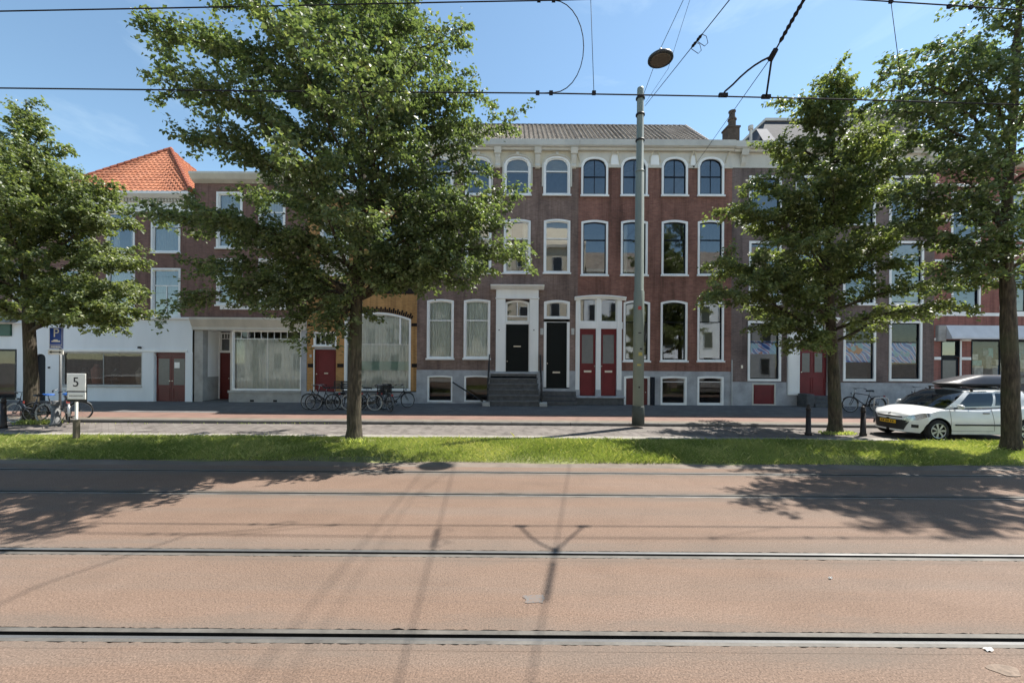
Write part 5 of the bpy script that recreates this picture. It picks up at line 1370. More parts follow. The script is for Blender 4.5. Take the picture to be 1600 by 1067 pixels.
MB().lathe([(.345, LP.z-.05), (.36, LP.z-.03), (.355, LP.z+.02), (.26, LP.z+.10), (.10, LP.z+.14), (.06, LP.z+.2), (.03, LP.z+.30)], 28, (LP.x, LP.y)).build('housing', LAMPM, t, True)
MB().lathe([(.27, LP.z-.062), (.285, LP.z-.051), (.1, LP.z-.0505)], 28, (LP.x, LP.y)).build('lamp_lens', mat('lamp_lens', (.15, .125, .10), .4, .2, 14), t)

# ------------------------------------------------------------------ signs
SIGNW = mat('sign_white', (.90, .89, .84), .45, .04, 3); SIGNB = mat('sign_blue', (.018, .075, .42), .4, .08, 4); SIGNK = mat('sign_black', (.012, .012, .014), .5, .05)
POSTW = mat('weathered_post', (.16, .135, .10), .8, .25, 6, streak=True); POSTG = mat('galvanised_post', (.30, .31, .32), .5, .12, 4, metal=.3)
def T2(x, y, z, size, s): return text_mb(s, size, Matrix.Translation((x, y, z)) @ Matrix.Rotation(R(90), 4, 'X'))
xs, ys = GND(119, 689, .05); Z = lambda py: PZ(py, 122, ys)
t = thing('tram_speed_sign', 'white square sign with black 5 on a post in the grass', 'sign', (xs, ys, .04))
r = RECT(108, 137, 583.5, 610.5, ys); xm = (r[0]+r[1])/2
MB().bbox(r[0], r[1], ys-.06, ys-.035, r[2], r[3], .006).build('sign_board', SIGNW, t)
bk = MB().box(r[0]-.015, r[1]+.015, ys-.034, ys-.025, r[2]-.28, r[3]+.015).build('back_plate', SIGNK, t)
r2 = RECT(109, 137, 612.5, 623.5, ys); MB().bbox(r2[0], r2[1], ys-.06, ys-.035, r2[2], r2[3], .006).build('lower_board', SIGNW, t)
T2(xm, ys-.064, (r[2]+r[3])/2-.005, .34, '5').build('digit', SIGNK, t)
mb = MB(); rx = random.Random(2); x = r2[0]+.05
while x < r2[1]-.06:
    w = rx.uniform(.012, .03); mb.box(x, x+w, ys-.063, ys-.0605, (r2[2]+r2[3])/2-.012, (r2[2]+r2[3])/2+.012); x += w+.008
mb.build('small_print', mat('grey_print', (.25, .24, .2), .6), t)
MB().box(xs-.022, xs+.022, ys-.02, ys+.024, .55, Z(600)).build('upper_post', SIGNW, t)
MB().bbox(xs-.045, xs+.045, ys-.055, ys+.055, -.02, .60, .01).build('post', POSTW, t)
ys = 14.25; xs = PX(94, 600, ys)
t = thing('parking_sign', 'blue parking sign with white P above an arrow plate at left', 'sign', (xs, ys, PAVE))
MB().tube([(xs, ys, PAVE-.02), (xs, ys, PZ(508, 92, ys))], .034, 10).build('post', POSTG, t, True)
r = RECT(80.5, 101.5, 512, 545, ys); xm = (r[0]+r[1])/2
MB().bbox(r[0], r[1], ys-.075, ys-.05, r[2], r[3], .006).build('sign_board', SIGNB, t)
ring(MB(), [(r[0]+.012, r[2]+.012), (r[1]-.012, r[2]+.012), (r[1]-.012, r[3]-.012), (r[0]+.012, r[3]-.012)], [(r[0]+.024, r[2]+.024), (r[1]-.024, r[2]+.024), (r[1]-.024, r[3]-.024), (r[0]+.024, r[3]-.024)], ys-.078, ys-.0755).build('white_border', SIGNW, t)
T2(xm+.01, ys-.078, r[3]-.20, .42, 'P').build('letter', SIGNW, t)
zc = r[2]+.27
MB().prism_y([(xm-.15, zc-.035), (xm+.15, zc-.035), (xm+.15, zc+.01), (xm+.08, zc+.015), (xm+.05, zc+.05), (xm-.07, zc+.05), (xm-.10, zc+.015), (xm-.15, zc+.005)], ys-.078, ys-.0755).build('vehicle_symbol', SIGNW, t)
mb = MB(); x = r[0]+.06
while x < r[1]-.07:
    w = rx.uniform(.02, .04); mb.box(x, x+w, ys-.078, ys-.0755, r[2]+.04, r[2]+.10); x += w+.012
mb.build('small_lettering', SIGNW, t)
MB().box(r[0]+.03, r[1]-.03, ys-.0775, ys-.0755, r[2]+.135, r[2]+.15).build('white_rule', SIGNW, t)
r = RECT(78.5, 102, 546.5, 554, ys); MB().bbox(r[0], r[1], ys-.075, ys-.05, r[2], r[3], .005).build('arrow_plate', SIGNW, t)
zc = (r[2]+r[3])/2
MB().prism_y([(r[0]+.04, zc), (r[0]+.13, zc-.045), (r[0]+.13, zc-.015), (r[1]-.13, zc-.015), (r[1]-.13, zc-.045), (r[1]-.04, zc), (r[1]-.13, zc+.045), (r[1]-.13, zc+.015), (r[0]+.13, zc+.015), (r[0]+.13, zc+.045)], ys-.078, ys-.0755).build('double_arrow', SIGNK, t)

# ------------------------------------------------------------------ bollards
BOL = mat('brown_black_bollard', (.022, .015, .013), .5, .2, 5); BOLG = mat('grey_bollard', (.13, .135, .14), .6, .2, 5)
def bollard(px, py, hgt, label, m_, r0=.076):
    x, y = GND(px, py, 0)
    prof = [(r0*1.25, -.02), (r0*1.25, .05), (r0, .08), (r0*.80, hgt*.80), (r0*.92, hgt*.82), (r0*.92, hgt*.86), (r0*.72, hgt*.88), (r0*.78, hgt*.93), (r0*.55, hgt*.985), (r0*.15, hgt)]
    t = thing('bollard', label, 'bollard', (x, y, 0), 'bollards along the parking lane')
    MB().lathe(prof[:4], 14, (x, y)).build('post', m_, t, True); MB().lathe(prof[3:], 14, (x, y)).build('cap', m_, t, True)
bollard(1263, 679, .92, 'dark bollard left of the pointed tree trunk', BOL)
bollard(1348.5, 680, .88, 'dark bollard right of the pointed tree trunk before the white car', BOL)
bollard(5, 668, .95, 'brown black bollard at the left picture edge beside the bicycles', BOL)
bollard(87, 664, .80, 'grey worn bollard in front of the bicycles at left', BOLG, .12)

# ------------------------------------------------------------------ bicycles
TYRE = mat('tyre_rubber', (.02, .02, .021), .8, .2); RIMM = mat('rim_alloy', (.36, .37, .38), .35, .08, metal=.8); GREYTYRE = mat('pale_tyre', (.42, .42, .40), .7, .1)
SADB = mat('black_saddle', (.015, .015, .016), .5, .1); SADBLUE = mat('blue_saddle_cover', (.02, .10, .36), .5, .15, 12)
CRATE = mat('black_crate', (.014, .014, .015), .6, .1)
def bicycle(label, x, y, rz, fcol, lean=0.06, tyre=TYRE, saddle=SADB, crate=None, step=True, z=PAVE, steer=0.0, group='bicycles parked along the pavement', mud=None):
    fm = mat('bike_paint_%d_%d_%d' % tuple(int(c*999) for c in fcol), fcol, .35, .1, 5)
    mud = mud or fm
    t = thing('bicycle', label, 'bicycle', (x, y, z), group, rz, local=True)
    t.rotation_euler = (lean, 0, rz)
    Rw, wb = .335, 1.10
    for cx, nm in ((-.55, 0), (.55, 1)):
        w = MB().torus((cx, 0, Rw), Rw-.02, .021, 'y', 30, 7).build('wheel', tyre, t, True)
        mb = MB().torus((cx, 0, Rw), Rw-.045, .012, 'y', 30, 5); mb.build('rim', RIMM, w, True)
        mb = MB()
        for k in range(14):
            a = 2*math.pi*k/14; s = .025 if k % 2 else -.025
            mb.tube([(cx+.02*math.cos(a+1), s, Rw+.02*math.sin(a+1)), (cx+(Rw-.05)*math.cos(a), 0, Rw+(Rw-.05)*math.sin(a))], .0022, 3, False)
        mb.tube([(cx, -.045, Rw), (cx, .045, Rw)], .022, 8); mb.build('spokes', RIMM, w)
        P = [(cx+(Rw+.022)*math.cos(a), 0, Rw+(Rw+.022)*math.sin(a)) for a in [R(v) for v in (range(15, 196, 15) if nm == 0 else range(35, 171, 15))]]
        mb = MB(); n = len(P); pts = []
        for p in P: pts += [(p[0], -.028, p[2]-.008), (p[0], 0, p[2]+.006), (p[0], .028, p[2]-.008)]
        mb.grid(pts, n, 3).build('mudguard', mud, t, True)
    bb = (-.08, 0, .30); seat = (-.24, 0, .78); head = (.36, 0, .82); hd2 = (.40, 0, .66); ra = (-.55, 0, Rw); fa = (.55, 0, Rw)
    mb = MB().tube([bb, seat], .017, 7).tube([hd2, bb], .018, 7)
    if step: mb.tube([(.37, 0, .78), (.15, 0, .52), (-.14, 0, .48)], .017, 7)
    else: mb.tube([head, (-.22, 0, .74)], .017, 7)
    for s in (-.05, .05): mb.tube([(bb[0], s*.5, bb[2]), (ra[0], s, ra[2])], .010, 6).tube([(-.22, s*.3, .72), (ra[0], s, ra[2])], .009, 6)
    mb.tube([hd2, head], .022, 8); mb.build('frame', fm, t, True)
    mb = MB()
    for s in (-.05, .05): mb.tube([(.405, s*.6, .64), (.43, s, .56), (.50, s, .42), fa[:1]+(s,)+fa[2:]], .011, 6)
    mb.tube([(.405, -.05, .645), (.405, .05, .645)], .013, 6); mb.build('fork', fm, t, True)
    mb = MB().tube([head, (.335, 0, 1.0)], .013, 7).tube([(.12, -.28, 1.0), (.22, -.27, 1.04), (.33, -.14, 1.05), (.36, 0, 1.02), (.33, .14, 1.05), (.22, .27, 1.04), (.12, .28, 1.0)], .011, 6)
    hb = mb.build('handlebar', RIMM, t, True)
    for s in (-1, 1): MB().tube([(.08, s*.283, .99), (.19, s*.275, 1.03)], .017, 7).build('grip', SADB, hb, True)
    MB().tube([seat, (-.265, 0, .90)], .013, 7).build('seat_post', RIMM, t, True)
    pts = []
    for i, (sx, w, zz) in enumerate(((-.40, .03, .93), (-.38, .09, .955), (-.30, .105, .95), (-.20, .06, .945), (-.12, .025, .945), (-.10, .012, .935))):
        pts += [(sx, -w, zz-.05), (sx, -w*.8, zz), (sx, 0, zz+.012), (sx, w*.8, zz), (sx, w, zz-.05)]
    MB().grid(pts, 6, 5).poly([pts[k] for k in range(5)]).build('saddle', saddle, t, True)
    MB().prism_y([(-.55, Rw-.05), (-.08, .24), (.02, .28), (.02, .34), (-.08, .36), (-.55, Rw+.05)], -.075, -.06).build('chain_guard', SADB, t)
    mb = MB()
    for s in (-.05, .05): mb.tube([(-.26, s, .70), (-.82, s, .70)], .006, 5).tube([(-.60, s, .70), (ra[0], s*1.1, ra[2])], .006, 5)
    for k in range(4): mb.tube([(-.34-.15*k, -.05, .70), (-.34-.15*k, .05, .70)], .005, 5)
    mb.build('rear_rack', IRON, t)
    mb = MB().torus((-.08, -.05, .30), .085, .006, 'y', 18, 4); mb.tube([(-.08, -.07, .30), (-.0, -.075, .15)], .010, 6).tube([(-.08, .07, .30), (-.16, .075, .45)], .010, 6); ck = mb.build('crank', RIMM, t)
    for px_, s, zz in ((.0, -1, .15), (-.16, 1, .45)): MB().box(px_-.05, px_+.05, min(s*.08, s*.17), max(s*.08, s*.17), zz-.012, zz+.012).build('pedal', SADB, ck)
    MB().tube([(.44, 0, .80), (.49, 0, .80)], [.035, .045], 9).build('headlamp', RIMM, t); MB().box(-.845, -.82, -.04, .04, .66, .73).build('rear_light', goods[3], t)
    MB().tube([(-.12, .03, .28), (-.22, .16, .01)], .009, 5).build('kickstand', IRON, t)
    if crate:
        cx, cz, w, d_, h_ = crate; mb = MB()
        for zz in (0, h_*.33, h_*.66, h_): mb.box(cx-w/2, cx+w/2, -d_/2, -d_/2+.012, cz+zz, cz+zz+h_*.2).box(cx-w/2, cx+w/2, d_/2-.012, d_/2, cz+zz, cz+zz+h_*.2).box(cx-w/2, cx-w/2+.012, -d_/2+.013, d_/2-.013, cz+zz, cz+zz+h_*.2).box(cx+w/2-.012, cx+w/2, -d_/2+.013, d_/2-.013, cz+zz, cz+zz+h_*.2)
        mb.box(cx-w/2, cx+w/2, -d_/2, d_/2, cz-.012, cz-.001)
        for sx in (-1, 1):
            for sy in (-1, 1): mb.box(cx+sx*w/2-.013, cx+sx*w/2+.013, sy*d_/2-.013, sy*d_/2+.013, cz, cz+h_*1.2)
        mb.build('crate', CRATE, t)
    return t
def at(px, py): return GND(px, py, PAVE)
DK = (.02, .022, .026)
x, y = at(485, 641); bicycle('dark bicycle with silver rims, leftmost of the row by the ochre house', x+.35, y+.1, R(172), DK, .05)
x, y = at(515, 640); bicycle('black bicycle with tall silver handlebar stem in front of the red ochre house door', x, y-.12, R(196), (.03, .03, .035), -.05, step=False)
x, y = at(531, 640); bicycle('black bicycle with large black crate just left of the middle tree trunk', x+.25, y+.25, R(150), DK, .04, crate=(.48, .86, .46, .40, .26))
x, y = at(556, 641); bicycle('bicycle with pale tyres half hidden behind the middle tree trunk', x+.25, y-.05, R(178), (.05, .05, .055), .05, tyre=GREYTYRE)
x, y = at(588, 640); bicycle('dark bicycle right of the middle tree trunk with front basket', x-.15, y, R(24), DK, .05, crate=(.56, .80, .34, .34, .22))
x, y = at(602, 641); bicycle('grey bicycle leaning between two others under the arched window', x, y-.1, R(130), (.09, .10, .11), -.05)
x, y = at(617, 639); bicycle('black bicycle at the right end of the row under the arched window', x, y+.2, R(42), (.018, .018, .02), -.04, crate=(-.56, .72, .40, .36, .24))
x, y = at(1353, 645); bicycle('dark bicycle parked at the steel hoop left of the white car', x, y+.1, R(176), (.03, .026, .028), .04, step=False)
x, y = at(1443, 641); bicycle('black bicycle mostly hidden behind the white car bonnet', x+.25, y+.35, R(183), (.02, .02, .024), -.04)
gl = 'bicycles around the left tree'
x, y = GND(36, 662, 0); bicycle('old bicycle with pale tyres left of the leftmost tree trunk', x, y+.15, R(176), (.10, .11, .13), .06, GREYTYRE, z=-.006, group=gl)
x, y = GND(70, 661, 0); bicycle('dark bicycle with blue saddle cover right of the leftmost tree trunk', x, y+.4, R(28), (.03, .035, .04), -.05, saddle=SADBLUE, z=-.006, group=gl, mud=RIMM)
x, y = GND(108, 659, PAVE); bicycle('bicycle with blue saddle cover and silver mudguards beside the parking sign', x-.15, y+.1, R(140), (.05, .05, .06), -.05, saddle=SADBLUE, group=gl, mud=RIMM, crate=None)
# bike hoops
HOOP = mat('galvanised_hoop', (.45, .46, .45), .45, .1, metal=.5)
x, y = at(1366, 648)
x0_, x1_ = x-.28, x+.28; P = [(x0_, y-.3, PAVE-.02), (x0_, y-.3, PAVE+.62)]+[(x0_+.1-.1*math.cos(a), y-.3, PAVE+.62+.1*math.sin(a)) for a in (.5, 1.0, 1.57)]+[(x1_-.1+.1*math.sin(a), y-.3, PAVE+.62+.1*math.cos(a)) for a in (0, .5, 1.0, 1.57)]+[(x1_, y-.3, PAVE-.02)]
solo('bike_hoop', MB().tube(P, .024, 8), HOOP, 'steel bicycle hoop on the pavement left of the white car', 'bike rack', smooth=True)
# little weeds at tree feet and along the kerb
def weeds(label, px0, px1, py, n, hmax, spread=.2, z=0.0):
    rs2 = np.random.RandomState(int(px0)); pts = []
    for _ in range(n):
        x, y = GND(rs2.uniform(px0, px1), py, z); pts.append((x, y+rs2.normal(0, spread*.5), z))
    c = np.array(pts); an = rs2.uniform(0, 6.28, n); h_ = rs2.uniform(.3, 1, n)*hmax
    tipv = c+np.stack([np.cos(an)*h_*.6, np.sin(an)*h_*.6, h_], 1); sd_ = np.stack([-np.sin(an), np.cos(an), 0*an], 1)*.010
    md = (c+tipv)/2+np.array([0, 0, .02])
    V = np.stack([c-sd_, c+sd_, md+sd_*1.3, tipv, md-sd_*1.3], 1).reshape(-1, 3)
    o = fast_mesh('weeds', V, np.arange(5*n).reshape(n, 5), GRASSM, None, np.repeat(rs2.uniform(.1, .9, n), 5))
    tag(o, label, 'weeds', kind='stuff')
weeds('weeds around the foot of the leftmost tree', 30, 90, 662, 500, .16)
weeds('weeds around the foot of the pointed right tree', 1285, 1335, 678, 350, .10)
weeds('sparse weeds along the kerb joint', 100, 1250, 662, 160, .05, .03)
weeds('tall weeds round the middle tree foot', 538, 572, 694, 250, .2, .2, .04)
# ------------------------------------------------------------------ white hatchback with roof box
def build_car():
    CARW = None
    m, n, l, b = nodes('white_car_paint'); b.inputs['Base Color'].default_value = (.72, .73, .74, 1); b.inputs['Roughness'].default_value = .28
    b.inputs['Coat Weight'].default_value = .6; b.inputs['Coat Roughness'].default_value = .05
    l.new(ramp(n, l, noise(n, l, pos(n, l, (1, 1, 2)), 2.0, 5), [(.3, (.66, .67, .67)), (.7, (.76, .77, .78))]), b.inputs['Base Color'])
    CARW = m
    TRIM = mat('black_car_trim', (.016, .016, .017), .55, .1); CG = glass('car_glass', (.16, .20, .23), 1.6, .0)
    LENS = mat('headlamp_lens', (.30, .31, .33), .12, .4, 9, 30, metal=.75); AMB = mat('red_lamp_lens', (.35, .02, .02), .25, .1)
    YP = mat('yellow_plate', (.72, .42, .02), .45, .05, 4)
    xw = [.66, 3.16]; rw = .305; zw = .305; ra = .365
    ox = 11.28; oy = 12.28
    t = thing('parked_car', 'white three door hatchback with black roof box parked at right', 'car', (ox, oy, -.006), local=True)
    # longitudinal curves
    def lerp(tab, x):
        for (a, va), (b2, vb) in zip(tab, tab[1:]):
            if x <= b2:
                f = (x-a)/(b2-a); f = f*f*(3-2*f) if True else f
                return va+(vb-va)*f
        return tab[-1][1]
    top = [(0, .58), (.04, .66), (.16, .765), (.42, .865), (.8, .945), (1.05, .965), (1.8, .955), (2.8, 1.0), (3.42, 1.05), (3.64, 1.0), (3.75, .86)]
    def W(x):
        if x < .36: return .845*max(0.0, (x/.36))**(1/2.7)
        if x > 3.3: return .845*(1-.18*((x-3.3)/.45)**2.2)
        return .845
    def zlow(x):
        z = .21
        if x < .28: z = .22
        if x > 3.55: z = .28
        for c in xw:
            if abs(x-c) < ra: z = max(z, zw+math.sqrt(ra*ra-(x-c)**2))
        return z
    def shape(z, zt):          # width factor by height
        f = (z-.2)/(zt-.2)
        if f < .35: return .965+.035*(f/.35)
        return 1-.085*((f-.35)/.65)**2
    def side(x, z): return W(x)*shape(z, lerp(top, x))
    xs = [.36*(k/16)**2.7 for k in range(1, 17)]+[.36+(3.75-.36)*k/110 for k in range(1, 111)]
    for c in xw: xs += [c-ra+1e-3, c+ra-1e-3]
    xs = sorted(xs)
    NS, NT = 12, 8; G = []
    for x in xs:
        zt = lerp(top, x); zl = zlow(x); zs = zt-.075*min(1, W(x)/.5)
        row = []
        for j in range(NS):
            z = zl+(zs-zl)*j/(NS-1); row.append((x, -side(x, z), z))
        ys = side(x, zs)
        for j in range(1, NT+1):
            f = j/NT; row.append((x, -ys*(1-f), zs+(zt-zs)*math.sin(f*math.pi/2)**.75))
        row += [(x, -p[1], p[2]) for p in reversed(row[:-1])]
        G.append(row)
    nv = len(G[0])
    mb = MB().grid([p for r in G for p in r], len(G), nv)
    mb.poly([(p[0], p[1], p[2]) for p in G[-1]])
    body = mb.build('body', CARW, t, True)
    # nose strip closing the front
    MB().box(.5, 3.55, -.60, .60, .17, .62).box(.1, .51, -.5, .5, .2, .5).box(3.54, 3.68, -.55, .55, .25, .6).build('underbody', TRIM, t)
    for c in xw:
        for s in (-1, 1):
            pts = []
            for k in range(15):
                a = math.pi*k/14; pts += [(c-ra*math.cos(a), s*.835, zw+ra*math.sin(a)), (c-ra*math.cos(a), s*.55, zw+ra*math.sin(a))]
            MB().grid(pts, 15, 2).build('wheel_arch_liner', TRIM, t, True)
    # cabin: corner posts bottom / top
    zb = lambda x: lerp(top, x)-.03
    Bx = [1.02, 1.28, 2.45, 3.42, 3.72]; 
    base = {'wl': (1.22, -.735), 'sl': (1.28, -.765), 'bp': (2.42, -.775), 'cp': (3.50, -.735), 'rl': (3.86, -.60)}
    def bp(x, y): return (x, y, zb(x))
    roofz = lambda x: 1.40+.06*math.sin(math.pi*max(0, min(1, (x-1.3)/2.55)))**.8
    NR, NC = 15, 9; pts = []
    xr0, xr1 = 1.57, 3.44
    def rhw(x): return .585-.05*((x-2.2)/1.25)**2
    for i in range(NR):
        x = xr0+(xr1-xr0)*i/(NR-1)
        for j in range(NC):
            v = -1+2*j/(NC-1); ex = -.10*v*v*-1*(1 if i == 0 else 0)
            pts.append((x+(.10*v*v if i == 0 else 0), rhw(x)*v, roofz(x)-.045*abs(v)**2.5))
    MB().grid(pts, NR, NC).build('roof', CARW, t, True)
    def rp(x, s): return (x, s*rhw(x), roofz(x)-.045)
    def lerp3(a, b2, f): return tuple(a[k]+(b2[k]-a[k])*f for k in range(3))
    def sidepatch(name, q, m_, parent, s, off=0.0, n=8, curve=.035):
        # q: four corners bl, br, tr, tl on the side; bulge outward
        pts = []
        for i in range(n+1):
            for j in range(n+1):
                a = lerp3(q[0], q[1], i/n); b2 = lerp3(q[3], q[2], i/n); p = lerp3(a, b2, j/n)
                bul = curve*math.sin(math.pi*j/n)+off
                pts.append((p[0], p[1]+s*bul, p[2]))
        return MB().grid(pts, n+1, n+1).build(name, m_, parent, True)
    for s in (-1, 1):
        # full white side of the cabin, glass panels slightly proud
        A, Bc, Cc, D = (.90, s*.755, zb(.90)), (3.52, s*.71, zb(3.5)), rp(3.33, s), rp(1.64, s)
        sidepatch('cabin_side', (A, Bc, Cc, D), CARW, t, s, 0, 14)
        def on(u, v):
            a = lerp3(A, Bc, u); b2 = lerp3(D, Cc, u); p = lerp3(a, b2, v); return (p[0], p[1]+s*(.035*math.sin(math.pi*v)+.006), p[2])
        def gpanel(us, name):
            pts = []; n = len(us)
            for (u0, u1, v) in us:
                for k in range(9): pts.append(on(u0+(u1-u0)*k/8, v))
            gm = MB().grid(pts, n, 9)
            if s < 0: gm.f = [q[::-1] for q in gm.f]
            gm.build(name, CG, t, True)
        gpanel([(.115, .505, .07), (.11, .505, .25), (.10, .50, .45), (.095, .495, .65), (.095, .485, .86), (.12, .48, .90)], 'side_window')
        gpanel([(.545, .80, .10), (.54, .82, .28), (.535, .84, .46), (.53, .86, .64), (.525, .88, .80), (.525, .84, .90)], 'rear_side_window')
        # seams
        mb = MB()
        for xs_, z0, z1 in ((1.00, .42, .90), (2.17, .30, .94)):
            P = [(xs_+(.05*(1-(z-z0)/(z1-z0)) if xs_ > 2 else 0), s*(side(xs_, z)+.002), z) for z in [z0+(z1-z0)*k/8 for k in range(9)]]
            mb.tube(P, .0045, 4)
        mb.tube([(1.03+.146*k, s*(side(1.03+.146*k, .30)+.002), .30) for k in range(9)], .0045, 4)
        mb.build('door_seam', TRIM, t)
        P = []
        for k in range(12):
            x = 1.10+(2.72-1.10)*k/11
            P += [(x, s*(side(x, .475)+.004), .452), (x, s*(side(x, .475)+.016), .475), (x, s*(side(x, .475)+.004), .498)]
        MB().grid(P, 12, 3).build('rub_strip', TRIM, t, True)
        x = 2.0; MB().tube([(x-.09, s*(side(x, .80)+.004), .80), (x-.06, s*(side(x, .80)+.03), .805), (x+.06, s*(side(x, .80)+.03), .805), (x+.09, s*(side(x, .80)+.004), .80)], .016, 6).build('door_handle', TRIM, t, True)
        mb = MB(); c = Vector((1.20, s*.90, .985))
        pts = []
        for i in range(7):
            a = math.pi*i/6
            for j in range(10):
                p = 2*math.pi*j/10; pts.append((c.x-.06*math.cos(a)*1.0, c.y+.095*math.sin(a)*math.cos(p), c.z+.065*math.sin(a)*math.sin(p)))
        for i in range(6):
            for j in range(10): a = i*10+j; b2 = i*10+(j+1) % 10; mb.f.append((a, b2, b2+10, a+10))
        mb.v = pts; mr = mb.build('mirror', CARW, t, True)
        MB().tube([(1.17, s*.76, .935), (1.19, s*.84, .95)], .022, 6).build('mirror_arm', TRIM, mr, True)
        # headlamp
        P = []
        for i in range(10):
            x = .05+.40*(i/9)**1.15
            zt = lerp(top, x)
            for j in range(6):
                v = j/5; z = (zt-.215+.05*i/9)+(.15)*v*(1 if i else .8)*(1-.35*max(0, i-5)/4)
                P.append((x-.006, s*(side(x, z)+.005), z))
        MB().grid(P, 10, 6).build('headlight', LENS, t, True)
        P = [(x, s*(side(x, z)+.006), z) for x in (.13, .16, .19, .22) for z in (.36, .39, .42, .45)]
        MB().grid(P, 4, 4).build('fog_lamp', TRIM, t, True)
        P = [(x, s*(side(x, z)+.006), z) for x in (3.50, 3.57, 3.64, 3.70) for z in (.66, .76, .86, .94)]
        MB().grid(P, 4, 4).build('tail_light', AMB, t, True)
        MB().tube([(1.85, s*rhw(1.85), 1.39), (1.85, s*rhw(1.85), 1.475)], .03, 6).build('bar_foot', TRIM, t)
        MB().tube([(2.75, s*rhw(2.75), 1.39), (2.75, s*rhw(2.75), 1.475)], .03, 6).build('bar_foot', TRIM, t)
        for c in xw:
            wy = s*.745
            prof = [(.16, -.10), (.27, -.10), (.30, -.075), (.305, 0), (.30, .075), (.275, .09), (.20, .088)]
            mb = MB(); nn = 28
            for r_, o_ in prof:
                for k in range(nn):
                    a = 2*math.pi*k/nn; mb.v.append((c+r_*math.cos(a), wy+s*o_, zw+r_*math.sin(a)))
            for i in range(len(prof)-1):
                for k in range(nn): a = i*nn+k; b2 = i*nn+(k+1) % nn; mb.f.append((a, b2, b2+nn, a+nn))
            w_ = mb.build('wheel', TYRE, t, True)
            mb = MB(); mb.poly([(c+.205*math.cos(2*math.pi*k/24), wy+s*.055, zw+.205*math.sin(2*math.pi*k/24)) for k in range(24)]); mb.build('wheel_well', TRIM, w_)
            mb = MB().torus((c, wy+s*.085, zw), .20, .012, 'y', 28, 5)
            mb.tube([(c, wy+s*.05, zw), (c, wy+s*.095, zw)], .045, 10)
            for k in range(7):
                a = 2*math.pi*k/7; da = .13
                q = [(.05, -.4), (.05, .4), (.195, .17), (.195, -.17)]
                mb.poly([(c+r_*math.cos(a+d_), wy+s*.088, zw+r_*math.sin(a+d_)) for r_, d_ in q])
            mb.build('hubcap', mat('hubcap_silver', (.52, .53, .54), .35, .08, metal=.6), w_)
    # windscreen
    def screen(x0c, x1c, hw0, hw1, z0, z1, cur0, cur1, name, bul):
        pts = []
        for i in range(9):
            f = i/8
            for j in range(11):
                v = -1+.2*j
                x = (x0c+cur0*v*v)*(1-f)+(x1c+cur1*v*v)*f
                z = z0+(z1-z0)*f+bul*math.sin(math.pi*f)-.03*v*v*f
                pts.append((x, (hw0*(1-f)+hw1*f)*v, z))
        gm = MB().grid(pts, 9, 11)
        if name == 'rear_window': gm.f = [q[::-1] for q in gm.f]
        return gm.build(name, CG, t, True)
    screen(.78, 1.56, .755, .575, .935, 1.425, .16, .09, 'windscreen', .05)
    screen(3.64, 3.43, .60, .50, 1.02, 1.39, -.05, -.04, 'rear_window', .02)
    MB().poly([(.85, -.6, .88), (3.55, -.6, .93), (3.55, .6, .93), (.85, .6, .88)]).build('dashboard', TRIM, t)
    for sx in (-.34, .34): MB().bbox(sx-.24, sx+.24, 0, .14, .55, 1.22, .05).xf(Matrix.Translation((1.85, 0, 0)) @ Matrix.Rotation(R(-90), 4, 'Z')).build('seat', mat('car_seat', (.05, .05, .055), .9), t)
    # front: grille, plate, emblem
    def front(y): return .36*(abs(y)/.845)**2.7-.008
    def fpatch(y0, y1, z0, z1, name, m_, off=0.0, n=14, taper=0.0):
        pts = []
        for i in range(n+1):
            y_ = y0+(y1-y0)*i/n
            for j in range(4):
                v = j/3; yy = y_*(1-taper*(1-v)); pts.append((front(yy/shape((z0+(z1-z0)*v), lerp(top, .05)))-off, yy, z0+(z1-z0)*v))
        return MB().grid(pts, n+1, 4).build(name, m_, t, True)
    fpatch(-.56, .56, .27, .55, 'lower_grille', TRIM, .002, taper=.22)
    fpatch(-.40, .40, .615, .655, 'upper_grille', TRIM, .002)
    pl = fpatch(-.26, .26, .43, .53, 'number_plate', YP, .014)
    for y_ in (-.18, -.12, -.03, .03, .12, .18): fpatch(y_-.018, y_+.018, .455, .505, 'plate_mark', TRIM, .0165, 2).parent = pl
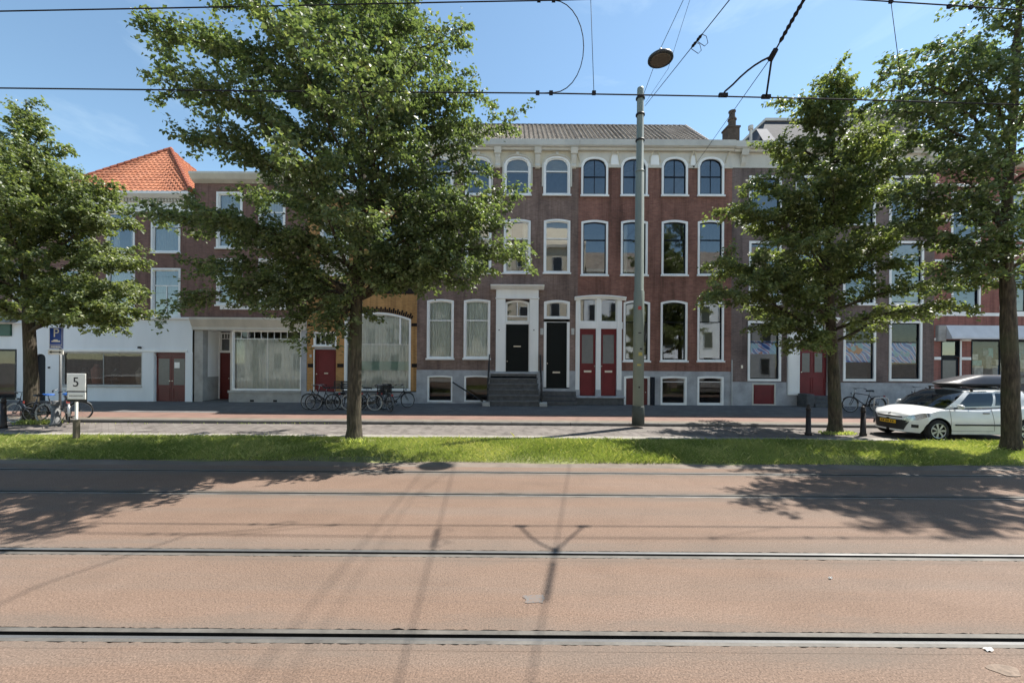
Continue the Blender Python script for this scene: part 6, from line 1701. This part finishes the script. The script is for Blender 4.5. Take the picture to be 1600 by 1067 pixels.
    e = MB().prism_x([(-.035, 0), (0, -.055), (.035, 0), (0, .055)], -.012, .0).xf(Matrix.Translation((.05, 0, .70)) @ Matrix.Rotation(R(55), 4, 'Y'))
    e.build('emblem', mat('dark_chrome', (.2, .2, .21), .3, .1, metal=.8), t)
    mb = MB()
    for s in (-1, 1): mb.tube([(.93, s*.25-.2, .965), (1.0, s*.25+.25, .975)], .010, 5)
    mb.build('wiper', TRIM, t)
    for x in (1.85, 2.75): MB().tube([(x, -.62, 1.485), (x, .62, 1.485)], .018, 7).build('roof_bar', TRIM, t)
    t.location = (ox, oy, -.006)
    # roof box: a thing of its own, resting on the bars
    rb = thing('roof_box', 'black streamlined roof box strapped on the white car', 'roof box', (ox, oy, 1.498), local=True)
    BOX = mat('black_box_plastic', (.035, .034, .04), .32, .08, 4)
    Ls = 1.40; L = 2.1; n = 24; m_ = 16
    up, lo = [], []
    for i in range(n+1):
        f = i/n; x = Ls+L*f
        w = .43*min(1, (f/.16)**.6 if f > 0 else 0)*(1-.10*f)*(1 if f < .93 else (1-((f-.93)/.07)**2*.35))
        w = max(w, .06)
        zt = .085+.275*min(1, (f/.55))**.75*(1 if f < .9 else 1-((f-.9)/.1)**2*.25); zbm = .09-.075*min(1, f/.14)
        for k in range(m_+1):
            v = -1+2*k/m_
            up.append((x, w*v, .10+max(.01, zt-.10)*(1-abs(v)**4.5)))
            lo.append((x, w*v*.985, .098-(.098-zbm)*(1-abs(v)**6)))
    MB().grid(up, n+1, m_+1).poly([up[k] for k in range(m_+1)]).poly([up[-1-k] for k in range(m_+1)]).build('lid', BOX, rb, True)
    MB().grid(lo, n+1, m_+1).poly([lo[k] for k in range(m_+1)]).poly([lo[-1-k] for k in range(m_+1)]).build('tray', TRIM, rb, True)
    MB().box(Ls+1.55, Ls+1.75, -.404, -.39, .13, .16).build('side_badge', GREYPLATE, rb)
    for x in (1.85, 2.75): MB().box(x-.05, x+.05, -.25, .25, -.0, .03).build('clamp', TRIM, rb)
build_car()
